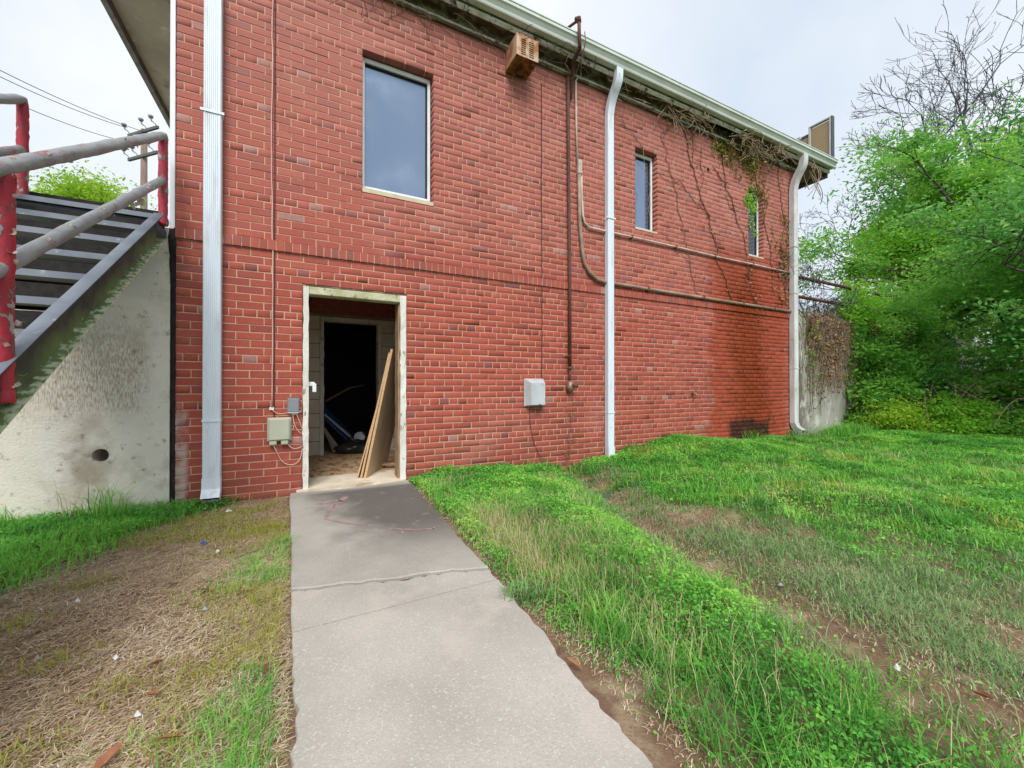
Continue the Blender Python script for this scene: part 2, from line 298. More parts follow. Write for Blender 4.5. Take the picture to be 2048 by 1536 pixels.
leafmat('leaf_yellow', (0.22, 0.42, 0.03), (0.38, 0.62, 0.05), (0.56, 0.74, 0.10), 0.6)
leafmat('leaf_brown', (0.16, 0.075, 0.035), (0.30, 0.17, 0.085), (0.48, 0.34, 0.20), 0.2)
leafmat('leaf_olive', (0.15, 0.13, 0.03), (0.26, 0.24, 0.05), (0.36, 0.36, 0.10), 0.3)

def glassmat():
    m = bpy.data.materials.new('window_glass'); m.use_nodes = True; MATS['window_glass'] = m
    n, l = m.node_tree.nodes, m.node_tree.links; b = n['Principled BSDF']
    b.inputs['Base Color'].default_value = (0.21, 0.285, 0.40, 1); b.inputs['Metallic'].default_value = 0.75; b.inputs['Roughness'].default_value = 0.06
    t = n.new('ShaderNodeTexNoise'); t.inputs['Scale'].default_value = 1.2; bp = n.new('ShaderNodeBump'); bp.inputs['Strength'].default_value = 0.03
    l.new(t.outputs['Fac'], bp.inputs['Height']); l.new(bp.outputs[0], b.inputs['Normal'])
    g = n.new('ShaderNodeNewGeometry'); t2 = n.new('ShaderNodeTexNoise'); t2.inputs['Scale'].default_value = 2.6; t2.inputs['Detail'].default_value = 7; l.new(g.outputs['Position'], t2.inputs['Vector'])
    r1 = n.new('ShaderNodeMapRange'); r1.inputs[1].default_value = 0.35; r1.inputs[2].default_value = 0.75; r1.inputs[3].default_value = 0.04; r1.inputs[4].default_value = 0.26; l.new(t2.outputs['Fac'], r1.inputs[0]); l.new(r1.outputs[0], b.inputs['Roughness'])
    r2 = n.new('ShaderNodeMixRGB'); r2.inputs[1].default_value = (0.19, 0.265, 0.38, 1); r2.inputs[2].default_value = (0.25, 0.315, 0.42, 1); l.new(t2.outputs['Fac'], r2.inputs[0]); l.new(r2.outputs[0], b.inputs['Base Color'])
glassmat()

def groundmat():
    m, n, l, b, c, noise, remap, mix = nm('soil', (0.25, 0.155, 0.10), (0.17, 0.10, 0.065), scale=2.5, rough=1.0, bump=0.7, bscale=45,
        layers=(((0.36, 0.265, 0.175), 5, 0.50, 0.66), ((0.13, 0.085, 0.06), 19, 0.58, 0.70)))
    a = n.new('ShaderNodeAttribute'); a.attribute_name = 'lush'
    l.new(mix(a.outputs['Fac'], c, (0.055, 0.085, 0.022)), b.inputs['Base Color'])
groundmat()

# ------------------------------------------------------------------ mesh helpers
class MB:
    """collects verts / faces of ONE object"""
    def __init__(s): s.v = []; s.f = []; s.n = 0; s.attr = {}
    def add(s, v, f):
        v = np.asarray(v, float).reshape(-1, 3); s.v.append(v)
        s.f.extend([tuple(i + s.n for i in q) for q in f]); k = s.n; s.n += len(v); return k
    def box(s, x0, x1, y0, y1, z0, z1):
        s.add([(x0, y0, z0), (x1, y0, z0), (x1, y1, z0), (x0, y1, z0), (x0, y0, z1), (x1, y0, z1), (x1, y1, z1), (x0, y1, z1)],
              [(3, 2, 1, 0), (4, 5, 6, 7), (0, 1, 5, 4), (1, 2, 6, 5), (2, 3, 7, 6), (3, 0, 4, 7)]); return s
    def bbox(s, x0, x1, y0, y1, z0, z1, b=0.004):
        """box with chamfered edges"""
        lo, hi = np.array([x0, y0, z0]), np.array([x1, y1, z1]); vs, idx = [], {}
        for i in (0, 1):
            for j in (0, 1):
                for k in (0, 1):
                    c = np.array([(lo, hi)[i][0], (lo, hi)[j][1], (lo, hi)[k][2]]); sg = np.array([1 - 2 * i, 1 - 2 * j, 1 - 2 * k])
                    for ax in range(3):
                        p = c + sg * b; p[ax] = c[ax]; idx[(i, j, k, ax)] = len(vs); vs.append(p)
        fs = []
        cyc = [(0, 0), (1, 0), (1, 1), (0, 1)]
        for ax in range(3):
            o = [q for q in range(3) if q != ax]
            for e in (0, 1):
                q = []
                for (u, w) in cyc:
                    t = [0, 0, 0]; t[ax] = e; t[o[0]] = u; t[o[1]] = w; q.append(idx[(*t, ax)])
                fs.append(tuple(q))
        for ax in range(3):
            o = [q for q in range(3) if q != ax]
            for (u, w) in cyc:
                t0 = [0, 0, 0]; t0[o[0]] = u; t0[o[1]] = w; t1 = list(t0); t1[ax] = 1
                fs.append((idx[(*t0, o[0])], idx[(*t1, o[0])], idx[(*t1, o[1])], idx[(*t0, o[1])]))
        for i in (0, 1):
            for j in (0, 1):
                for k in (0, 1): fs.append((idx[(i, j, k, 0)], idx[(i, j, k, 1)], idx[(i, j, k, 2)]))
        s.add(vs, fs); return s
    def tube(s, pts, r, n=10, cap=True):
        pts = np.asarray(pts, float); m = len(pts); rr = np.full(m, r) if np.isscalar(r) else np.asarray(r, float)
        t = np.gradient(pts, axis=0); t /= np.linalg.norm(t, axis=1)[:, None] + 1e-12
        up = np.array([0, 0, 1.]) if abs(t[0][2]) < 0.9 else np.array([1., 0, 0])
        u = np.cross(up, t[0]); u /= np.linalg.norm(u); vs = []
        for i in range(m):
            u = u - t[i] * np.dot(u, t[i]); u /= np.linalg.norm(u) + 1e-12; w = np.cross(t[i], u)
            for k in range(n):
                a = 2 * math.pi * k / n; vs.append(pts[i] + rr[i] * (math.cos(a) * u + math.sin(a) * w))
        fs = [(i * n + k, i * n + (k + 1) % n, (i + 1) * n + (k + 1) % n, (i + 1) * n + k) for i in range(m - 1) for k in range(n)]
        if cap: fs += [tuple(range(n - 1, -1, -1)), tuple(range((m - 1) * n, m * n))]
        s.add(vs, fs); return s
    def prism(s, prof, axis, a0, a1):
        """closed 2D profile extruded along axis ('x': prof=(y,z))"""
        k = len(prof)
        mk = {'x': lambda a, p: (a, p[0], p[1]), 'y': lambda a, p: (p[0], a, p[1]), 'z': lambda a, p: (p[0], p[1], a)}[axis]
        v = [mk(a0, p) for p in prof] + [mk(a1, p) for p in prof]
        s.add(v, [tuple(range(k - 1, -1, -1)), tuple(range(k, 2 * k))] + [(i, (i + 1) % k, k + (i + 1) % k, k + i) for i in range(k)]); return s
    def sweep(s, prof, path, frame):
        """profile [(a,b)] swept along path; frame(i)->(A,B) unit vectors"""
        k = len(prof); vs = []
        for i, p in enumerate(path):
            A, B = frame(i); vs += [np.asarray(p) + a * np.asarray(A) + b * np.asarray(B) for a, b in prof]
        m = len(path)
        fs = [(i * k + j, i * k + (j + 1) % k, (i + 1) * k + (j + 1) % k, (i + 1) * k + j) for i in range(m - 1) for j in range(k)]
        fs += [tuple(range(k - 1, -1, -1)), tuple(range((m - 1) * k, m * k))]
        s.add(vs, fs); return s
    def poly3(s, pts): s.add(pts, [tuple(range(len(pts)))]); return s

WORG = {}
def finish(me, mat, name, verts, parent, smooth=False, origin=None):
    c = origin if origin is not None else np.array([(verts[:, 0].min() + verts[:, 0].max()) / 2, (verts[:, 1].min() + verts[:, 1].max()) / 2, verts[:, 2].min()])
    co = (verts - c).astype(np.float32); me.vertices.foreach_set('co', co.ravel())
    if mat: me.materials.append(MATS[mat])
    if smooth: me.polygons.foreach_set('use_smooth', np.ones(len(me.polygons), bool))
    me.update()
    o = bpy.data.objects.new(name, me); COL.objects.link(o)
    if parent is not None:
        o.parent = parent; o.location = Vector(c) - Vector(WORG[parent])
    else: o.location = c
    WORG[o] = tuple(c); return o
def build(mb, name, mat, parent=None, smooth=False, tones=None):
    v = np.concatenate(mb.v); me = bpy.data.meshes.new(name); me.from_pydata(v.tolist(), [], mb.f)
    if tones is not None:
        me.attributes.new('tone', 'FLOAT', 'POINT').data.foreach_set('value', np.asarray(tones, np.float32))
    for k, a in mb.attr.items(): me.attributes.new(k, 'FLOAT', 'POINT').data.foreach_set('value', np.asarray(a, np.float32))
    return finish(me, mat, name, v, parent, smooth)
def arrays(name, verts, faces, mat, parent=None, tone=None, smooth=False):
    """big mesh from numpy: faces (m,k) with constant k"""
    verts = np.asarray(verts, np.float64); faces = np.asarray(faces, np.int32); m, k = faces.shape
    me = bpy.data.meshes.new(name); me.vertices.add(len(verts)); me.loops.add(m * k); me.polygons.add(m)
    me.loops.foreach_set('vertex_index', faces.ravel()); me.polygons.foreach_set('loop_start', np.arange(0, m * k, k, dtype=np.int32))
    me.polygons.foreach_set('loop_total', np.full(m, k, np.int32))
    if tone is not None: me.attributes.new('tone', 'FLOAT', 'POINT').data.foreach_set('value', np.asarray(tone, np.float32))
    o = finish(me, mat, name, verts, parent, smooth); me.validate(); return o
def thing(name, label, cat, loc, group=None):
    o = bpy.data.objects.new(name, None); COL.objects.link(o); o.location = loc; WORG[o] = tuple(loc); o.empty_display_size = 0.1
    return tag(o, label, cat, group)
def tag(o, label=None, cat=None, group=None, kind=None):
    for k, v in (('label', label), ('category', cat), ('group', group), ('kind', kind)):
        if v: o[k] = v
    return o
def bez(p0, p1, p2, n=8):
    t = np.linspace(0, 1, n)[:, None]; p0, p1, p2 = map(np.asarray, (p0, p1, p2)); return (1 - t) ** 2 * p0 + 2 * t * (1 - t) * p1 + t * t * p2
def px(x, y, Zc):
    """point at view depth Zc seen at photo position (x, y): used once to survey where things stand"""
    xr = (x - 1024) / 801 * Zc; return np.array([Zc * math.sin(YAW) + xr * math.cos(YAW), CAMY + Zc * math.cos(YAW) - xr * math.sin(YAW), CAMZ + (772 - y) / 801 * Zc])
def wx(x, y, off=0.0):
    """point of the wall plane, off metres in front of it"""
    d = -CAMY - off; X = d * math.tan(math.atan((x - 1024) / 801) + YAW); Zc = d * math.cos(YAW) + X * math.sin(YAW)
    return np.array([X, -off, CAMZ + (772 - y) / 801 * Zc])

# value noise for planting masks
_lat = rng.random((64, 64))
def vn(x, y, s):
    x = np.asarray(x) * s + 17.3; y = np.asarray(y) * s + 9.1; xi = np.floor(x).astype(int); yi = np.floor(y).astype(int); fx = x - xi; fy = y - yi
    fx = fx * fx * (3 - 2 * fx); fy = fy * fy * (3 - 2 * fy); g = lambda a, b: _lat[a % 64, b % 64]
    return (g(xi, yi) * (1 - fx) + g(xi + 1, yi) * fx) * (1 - fy) + (g(xi, yi + 1) * (1 - fx) + g(xi + 1, yi + 1) * fx) * fy
def fbm(x, y, s): return 0.55 * vn(x, y, s) + 0.3 * vn(x, y, s * 2.3) + 0.15 * vn(x, y, s * 5.1)
sg = lambda t: 1 / (1 + np.exp(-np.clip(t, -30, 30)))

# ------------------------------------------------------------------ ground
def swale(y): return np.interp(y, [-5, -4, -3.1, -2.1, -0.9, 0], [1.85, 1.87, 1.98, 2.28, 2.78, 3.0])
XLf = lambda y: np.interp(y, [-5, -3.1, -.3], [0.0, -.03, -.15])
XRf = lambda y: np.interp(y, [-5, -3.55, -2.4, -.6], [.71, .735, .89, .955])
def hgt(x, y):
    x = np.asarray(x, float); y = np.asarray(y, float)
    near = sg((x + 5) * 3) * sg((15 - x) * 2) * sg((y + 8) * 2)
    h = -0.02 + (fbm(x, y, 1.3) - 0.5) * (0.05 + 0.07 * sg((x - 2.6) * 4)) + (fbm(x, y, 7) - 0.5) * 0.022
    h = h + 0.045 * np.exp(-((x - 1.75) / 0.62) ** 2) * sg((y + 2.2) * 2.5) + 0.02 * np.exp(-((x - 1.45) / 0.4) ** 2) + 0.07 * (fbm(x, y, 2.4) - .45) * sg((x - 1.0) * 8)
    h = h - 0.11 * np.exp(-((x - swale(y)) / 0.24) ** 2) * sg((y + 3.6) * 3)
    h = h + 0.15 * np.exp(-((x - 5.1) / 1.15) ** 2) * np.exp(-(np.minimum(y, 0) / 0.8) ** 2)
    h = h + 0.10 * sg((x - 3.6) * 2) * sg((8.5 - x)) * 0.6 + 0.12 * sg((x - 9.2) * 2.5)
    inpath = sg((x - XLf(y) - 0.05) * 90) * sg((XRf(y) - 0.05 - x) * 90) * sg((0.4 - y) * 50)
    h = h * near; h = h * (1 - inpath) + (-0.055) * inpath
    return np.where(y > 0.02, np.minimum(h, -0.06), h)
def lushA(x, y): return sg((np.interp(y, [-4, -2.5, -1.55, -.75, -.46, -.2, 0], [-2.6, -2.0, -1.42, -1.22, -.95, -.75, -.5]) + (fbm(x, y, 3) - 0.5) * 0.5 - x) * 14)
def lushC(x, y): return (1 - .75 * sg((fbm(x, y, 3.7) - .62) * 30)) * sg((x - 0.97 - (fbm(x, y, 4) - 0.5) * 0.10) * 30) * sg((swale(y) - 0.24 - x + (fbm(x, y, 3.3) - 0.5) * 0.5) * 12)
def lushD(x, y): return sg((x - np.interp(y, [-4, -3, -2.1, -1.2, -.6, 0], [3.7, 3.25, 3.2, 3.05, 3.02, 3.1]) + (fbm(x, y, 1.7) - 0.5) * 1.5) * 9)
def dry(x, y): return (1 - lushC(x, y)) * (1 - lushD(x, y)) * sg((x - 1.2) * 10)
def edgeB(x, y): return sg((x + 0.30 + (fbm(x, y, 2.6) - 0.5) * 0.5) * 18) * sg((XLf(y) + .02 - x) * 40) * sg((-0.15 - y) * 12)
xs = np.concatenate([[-400, -150, -60, -25, -12, -8], np.arange(-5, 14.001, 0.05), [15, 17, 20, 25, 40, 80, 200, 400]])
ys = np.concatenate([[-400, -150, -60, -25, -14, -9, -7], np.arange(-6, 0.151, 0.05), [0.5, 2, 5, 12, 25, 60, 150, 400]])
gx, gy = np.meshgrid(xs, ys); gz = hgt(gx, gy)
GV = np.stack([gx.ravel(), gy.ravel(), gz.ravel()], 1); nx_, ny_ = len(xs), len(ys)
ii = (np.arange(ny_ - 1)[:, None] * nx_ + np.arange(nx_ - 1)[None]).ravel()
gr = arrays('ground', GV, np.stack([ii, ii + 1, ii + 1 + nx_, ii + nx_], 1), 'soil', smooth=True)
lu = np.clip(lushA(gx, gy) + lushC(gx, gy) + lushD(gx, gy), 0, 1); lu[(np.abs(gx) > 14) | (gy < -6)] = 1
gr.data.attributes.new('lush', 'FLOAT', 'POINT').data.foreach_set('value', lu.ravel().astype(np.float32))
tag(gr, kind='structure')

# upper terrace behind the walls on both sides
mb = MB(); mb.box(8.6, 60, 0.3, 60, -0.5, 2.25); tag(build(mb, 'terrace', 'soil'), kind='structure')
mb = MB(); mb.box(-14, -1.2, 0.25, 9, -0.5, 2.28); tag(build(mb, 'landing', 'old_concrete'), kind='structure')

# path: slabs with open joints and a crack
pth = thing('path', None, None, (0.4, -2.2, 0)); tag(pth, kind='structure')
def slab(poly, mat, top=0.012):
    """poly outline anticlockwise, chamfered rim"""
    p = np.array(poly, float); c = p.mean(0); ins = p + (c - p) / np.linalg.norm(c - p, axis=1)[:, None] * 0.006; k = len(p); mb = MB()
    v = [(*q, top) for q in ins] + [(*q, top - 0.006) for q in p] + [(*q, -0.10) for q in p]
    f = [tuple(range(k))] + [(k + i, k + (i + 1) % k, (i + 1) % k, i) for i in range(k)] + [(2 * k + i, 2 * k + (i + 1) % k, k + (i + 1) % k, k + i) for i in range(k)]
    mb.add(v, f); return build(mb, 'slab', mat, pth)
def edge(p0, p1, n, j):
    p0, p1 = np.array(p0), np.array(p1); n = n * 2; t = np.linspace(0, 1, n)[1:-1, None]; q = p0 + (p1 - p0) * t; o = rng.normal(0, 1, (n + 10, 2)); o = sum(np.roll(o, k, 0) for k in range(5))[6:6 + len(q)] * j * .34 + rng.normal(0, j * .22, q.shape); return [tuple(a) for a in q + o * np.sin(t * math.pi) ** .5]
XL, XR = lambda y: np.interp(y, [-5, -3.1, -.3], [0.0, -.03, -.15]), lambda y: np.interp(y, [-5, -3.55, -2.4, -.6], [.71, .735, .89, .955])
c0 = (XL(-0.06), -0.06); c1 = (0.96, -0.02)
cr0 = (XL(-2.08), -2.08); cr1 = (XR(-2.30), -2.30)              # the wandering crack
crack = edge(cr0, cr1, 16, 0.016)
j0 = (XL(-2.46), -2.46); j1 = (XR(-2.43), -2.43)                # the tooled joint
slab([cr0] + crack + [cr1] + edge(cr1, c1, 14, 0.012) + [c1, c0] + edge(c0, cr0, 14, 0.008), 'concrete_stained', 0.016)
off = lambda p, d: (p[0], p[1] - d)
lower = [off(q, 0.016 + 0.022 * random.random()) for q in [cr0] + crack + [cr1]]
slab([j0, j1] + edge(j1, lower[-1], 5, 0.008) + lower[::-1] + edge(lower[0], j0, 4, 0.006), 'concrete_path', 0.010)
k0, k1 = off(j0, 0.016), off(j1, 0.016); e0, e1 = (XL(-5.2), -5.2), (XR(-5.2), -5.2)
slab([e0, e1] + edge(e1, k1, 40, 0.014) + [k1, k0] + edge(k0, e0, 40, 0.016), 'concrete_path', 0.012)
mb = MB(); mb.box(-0.02, 0.84, -2.6, -1.9, -0.12, -0.003); build(mb, 'joint_filler', 'joint', pth)
# faded red spray-paint arrow on the stained slab, a film 4 mm thick lines
mk = MB()
def stroke(pts, w):
    pts = np.array(pts, float); t = np.gradient(pts, axis=0); t /= np.linalg.norm(t, axis=1)[:, None]; nn = np.stack([-t[:, 1], t[:, 0]], 1)
    ww = w * (1 + 0.35 * rng.normal(0, 1, len(pts)))[:, None] / 2; L, Rr = pts + nn * ww, pts - nn * ww
    k = len(pts); mk.add([(*q, 0.0185) for q in L] + [(*q, 0.0185) for q in Rr], [(i, k + i, k + i + 1, i + 1) for i in range(k - 1)])
def gp(x, y):
    zc = 801 * 1.004 / (y - 772); p = px(x, y, zc); return (p[0], p[1])
def dens(pts, n=6):
    out = []
    for a, b in zip(pts[:-1], pts[1:]): out += [tuple(np.array(a) + (np.array(b) - np.array(a)) * t) for t in np.linspace(0, 1, n, endpoint=False)]
    return np.array(out + [pts[-1]]) + rng.normal(0, 0.003, (len(out) + 1, 2))
stroke(dens([gp(655, 1027), gp(652, 1038), gp(690, 1046), gp(745, 1052)]), 0.020); stroke(dens([gp(780, 1057), gp(825, 1059), gp(878, 1057)]), 0.014)
stroke(dens([gp(864, 1060), gp(872, 1051), gp(880, 1053)]), 0.012); stroke(dens([gp(806, 1066), gp(804, 1058)]), 0.02)
stroke(dens([gp(670, 1015), gp(680, 1003), gp(692, 994)]), 0.045); stroke(dens([gp(640, 1008), gp(665, 1002), gp(695, 1002)]), 0.05); stroke(dens([gp(655, 1024), gp(668, 1010)]), 0.03)
build(mk, 'paint_mark', 'red_paint_mark', pth)

# ------------------------------------------------------------------ the brick building
G = CAMZ                                       # wall heights were surveyed from eye level
C0 = 0.213 + G; CH = 0.070; BELT0 = 1.263 + G; BELT1 = 1.363 + G; TOP = BELT1 + 39 * CH
XA, XB = -1.018, 8.31
bld = thing('brick_building', 'two storey red brick building with an open doorway and white downspouts', 'building', (3.6, 2.0, 0))
OPEN = {'door': (-0.051, 0.936, -0.2, C0 + 11 * CH), 'w1': (0.488, 1.232, BELT1 + 9 * CH, BELT1 + 30 * CH),
        'w2': (4.212, 4.652, BELT1 + 13 * CH, BELT1 + 30 * CH), 'w3': (6.842, 7.275, BELT1 + 13 * CH, BELT1 + 30 * CH)}
# mortar backing: a slab of 0.24 m with the openings cut out
cx = sorted({XA + 0.006, XB - 0.006} | {v for o in OPEN.values() for v in (o[0] - 0.006, o[1] + 0.006)}); cz = sorted({-0.15, TOP + 0.02} | {max(v, -0.15) for o in OPEN.values() for v in (o[2] - 0.006, o[3] + 0.006)})
def inop(x, z): return any(o[0] - 0.007 < x < o[1] + 0.007 and o[2] - 0.007 < z < o[3] + 0.007 for o in OPEN.values())
mb = MB(); Y0, Y1 = 0.0042, 0.24
cell = {(i, j): not inop((cx[i] + cx[i + 1]) / 2, (cz[j] + cz[j + 1]) / 2) for i in range(len(cx) - 1) for j in range(len(cz) - 1)}
for (i, j), ok in cell.items():
    if not ok: continue
    a, b, c, d = cx[i], cx[i + 1], cz[j], cz[j + 1]
    mb.add([(a, Y0, c), (b, Y0, c), (b, Y0, d), (a, Y0, d), (a, Y1, c), (b, Y1, c), (b, Y1, d), (a, Y1, d)], [(0, 1, 2, 3), (7, 6, 5, 4)])
    k = mb.n - 8
    for (di, dj, q) in ((-1, 0, (0, 3, 7, 4)), (1, 0, (1, 5, 6, 2)), (0, -1, (0, 4, 5, 1)), (0, 1, (3, 2, 6, 7))):
        if not cell.get((i + di, j + dj), False): mb.f.append(tuple(k + t for t in q))
build(mb, 'wall', 'mortar', bld)
# bricks
SL, HL, J = 0.2159, 0.10795, 0.0088
bricks = []                                     # (x0,x1,z0,z1,proud)
def course(z0, k, header, zt=None, xa=XA, xb=XB):
    zt = zt or z0 + CH; blocks = [(xa, xb)]
    for o in OPEN.values():
        if o[2] < (z0 + zt) / 2 < o[3]:
            nb = []
            for a, b in blocks:
                if o[0] > a: nb.append((a, min(b, o[0])))
                if o[1] < b: nb.append((max(a, o[1]), b))
            blocks = [q for q in nb if q[1] - q[0] > 0.02]
    for a, b in blocks:
        hd = header and not (a < -0.5 and z0 < 0.7)
        L = HL if hd else SL; ph = XA + (HL / 2 if hd else (0 if k % 2 else HL)); i0 = math.floor((a - ph) / L)
        cuts = [a] + [ph + i * L + rng.normal(0, 0.0022) for i in range(i0, i0 + int((b - a) / L) + 3) if a + 0.032 < ph + i * L < b - 0.032] + [b]
        for p, q in zip(cuts[:-1], cuts[1:]):
            l = p + (J / 2 if p > a or a == XA else (0.0 if p in [o[1] for o in OPEN.values()] else J / 2)); r = q - (J / 2 if q < b else 0.0)
            bricks.append((l, r, z0 + J / 2 + rng.normal(0, 0.0008), zt - J / 2 + rng.normal(0, 0.0008)))
kk = 0
for k in range(-20, 15):
    course(C0 + k * CH, k, k % 6 == 0)
for k in range(39): course(BELT1 + k * CH, k + 1, k % 6 == 5)
B = np.array(bricks)
def brick_geo(x0, x1, z0, z1, front, depth=0.10, c=0.0022, tw=0.0):
    t = tw
    v = np.array([(x0 + c, front + t, z0 + c), (x1 - c, front - t, z0 + c), (x1 - c, front - t, z1 - c), (x0 + c, front + t, z1 - c),
                  (x0, front + c, z0), (x1, front + c, z0), (x1, front + c, z1), (x0, front + c, z1),
                  (x0, depth, z0), (x1, depth, z0), (x1, depth, z1), (x0, depth, z1)])
    v[:8] += rng.normal(0, 0.0009, (8, 3)) * (1, .35, 1)
    return v
BF = [(0, 1, 2, 3), (4, 5, 1, 0), (5, 6, 2, 1), (6, 7, 3, 2), (7, 4, 0, 3), (8, 9, 5, 4), (9, 10, 6, 5), (10, 11, 7, 6), (11, 8, 4, 7)]
bx_, bz_ = (B[:, 0] + B[:, 1]) / 2, (B[:, 2] + B[:, 3]) / 2
zc_ = -CAMY * math.cos(YAW) + bx_ * math.sin(YAW)
area = (B[:, 1] - B[:, 0]) * (B[:, 3] - B[:, 2]) / zc_ ** 2 * (bz_ > 0.03) * (bz_ < CAMZ + 772 / 801 * zc_ - 0.1) * ~((bx_ > -0.80) & (bx_ < -0.70))
tone = np.clip(rng.normal(0.50, 0.19, len(B)), 0.03, .93); hd_ = (B[:, 1] - B[:, 0]) < .12; pale = rng.random(len(B)) < np.where(hd_, .06, .004); tone[pale] = 1.0; tone[rng.random(len(B)) < np.where(hd_, .08, .005)] = 0.0
order = np.argsort(-area); single = set(order[:300].tolist())
VV, FF, TT = [], [], []; bf = np.array(BF); cnt = 0
for i, (x0, x1, z0, z1) in enumerate(bricks):
    v = brick_geo(x0, x1, z0, z1, min(rng.normal(-.0004, 0.0010), .0010), tw=rng.normal(0, 0.0003))
    if i in single:
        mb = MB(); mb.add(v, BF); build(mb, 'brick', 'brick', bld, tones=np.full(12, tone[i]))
    else:
        VV.append(v); FF.append(bf + 12 * cnt); TT.append(np.full(12, tone[i])); cnt += 1
# rowlock belt: bricks on edge, standing 22 mm proud
n = int((XB - XA) / 0.0675); w = (XB - XA) / n
for i in range(n):
    mb = MB(); x0 = XA + i * w; mb.add(brick_geo(x0 + 0.0045, x0 + w - 0.0045, BELT0 + 0.004, BELT1 - 0.004, -0.022 + rng.normal(0, 0.0015)), BF)
    build(mb, 'rowlock_brick', 'brick', bld, tones=np.full(12, np.clip(rng.normal(0.42, 0.25), 0, 1)))
mb = MB(); mb.box(XA + 0.003, XB - 0.003, -0.014, 0.006, BELT0 + 0.006, BELT1 - 0.006); build(mb, 'belt_mortar', 'mortar', bld)
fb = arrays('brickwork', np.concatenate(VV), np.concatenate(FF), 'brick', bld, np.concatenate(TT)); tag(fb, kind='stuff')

# white corner trim and tar joint at the left corner
mb = MB(); mb.bbox(-1.058, -1.021, 0.0, 0.06, 2.36, 5.24, 0.004); build(mb, 'corner_trim', 'white_trim', bld)
# side walls, back, roof
mb = MB(); mb.box(-1.0, -0.95, 0.245, 8, -0.1, TOP); mb.box(8.25, 8.30, 0.245, 8, -0.1, TOP); mb.box(-0.95, 8.25, 7.95, 8, -0.1, TOP); build(mb, 'side_wall', 'mortar', bld)
SZ = 5.215                                         # soffit level
EL, ER = -1.95, 9.10                               # gable overhangs
mb = MB(); mb.box(EL + 0.03, XA - 0.002, -0.16, 8.3, SZ, SZ + 0.02); build(mb, 'soffit', 'soffit_grey', bld)
mb = MB(); mb.box(XB + 0.002, ER - 0.03, -0.16, 8.3, SZ, SZ + 0.02); build(mb, 'soffit', 'soffit_old', bld)
mb = MB()
xx = XA
for i in range(11):                                # eave soffit boards, some missing
    a, b = XA + i * (XB - XA) / 11, XA + (i + 1) * (XB - XA) / 11
    if i in (8,): continue
    mb = MB(); mb.box(a + 0.003, b - 0.003, -0.155, -0.036, SZ + 0.02 + rng.normal(0, 0.006), SZ + 0.035)
    build(mb, 'eave_soffit', 'rotten_board', bld)
mb = MB(); mb.box(XA, XB, -0.033, -0.002, TOP - 0.035, SZ + 0.045); build(mb, 'frieze_board', 'rotten_board', bld)
mb = MB(); mb.box(XA, XB, -0.047, -0.034, TOP - 0.012, TOP + 0.012); build(mb, 'frieze_strip', 'moulding', bld)
for a, b in ((EL, 0.9), (0.91, 2.9), (2.91, 5.2), (5.21, 6.55), (7.35, ER)):
    mb = MB(); mb.prism([(-0.155, SZ + 0.03), (-0.185, SZ + 0.03), (-0.20, SZ - 0.005), (-0.172, SZ - 0.03), (-0.155, SZ - 0.02)], 'x', a, b); build(mb, 'moulding', 'moulding', bld)
mb = MB(); mb.box(EL, ER, -0.195, -0.160, SZ + 0.035, SZ + 0.19); build(mb, 'fascia', 'rotten_board', bld)
for x0, x1 in ((EL - 0.03, EL + 0.028), (ER - 0.028, ER)):
    mb = MB(); mb.box(x0, x1, -0.158, 8.35, SZ - 0.10, SZ + 0.19); build(mb, 'rake_fascia', 'dark_fascia', bld)
mb = MB(); mb.add([(EL, -0.2, SZ + 0.195), (ER, -0.2, SZ + 0.195), (ER, 8.4, SZ + 0.195), (EL, 8.4, SZ + 0.195), (EL + 1, 4.1, SZ + 0.75), (ER - 1, 4.1, SZ + 0.75)],
    [(0, 1, 5, 4), (1, 2, 5), (2, 3, 4, 5), (3, 0, 4), (3, 2, 1, 0)]); build(mb, 'roof', 'roofing', bld)
# K-style gutter with seams
gy0 = -0.197; gz0 = SZ + 0.045
prof = [(0, 0.135), (0, 0), (-0.070, 0), (-0.077, 0.012), (-0.082, 0.035), (-0.105, 0.070), (-0.122, 0.085), (-0.122, 0.122), (-0.130, 0.124), (-0.130, 0.136), (-0.118, 0.136), (-0.116, 0.120), (-0.112, 0.09), (-0.075, 0.05), (-0.068, 0.008), (-0.006, 0.008), (-0.006, 0.135)]
mb = MB(); mb.prism([(gy0 + a, gz0 + b) for a, b in prof], 'x', EL - 0.02, ER + 0.02); gut = build(mb, 'gutter', 'gutter_paint', bld)
mb = MB(); mb.prism([(gy0 + a, gz0 + b) for a, b in prof[:10]], 'x', ER + 0.021, ER + 0.024); build(mb, 'end_cap', 'gutter_paint', gut)
for x in (0.2, 2.15, 4.6, 4.75, 6.2, 7.6):
    mb = MB(); mb.prism([(gy0 + a - 0.0025, gz0 + b - (0.0025 if b < 0.01 else 0)) for a, b in prof[1:9]], 'x', x, x + 0.012); build(mb, 'seam', 'gutter_paint', gut)

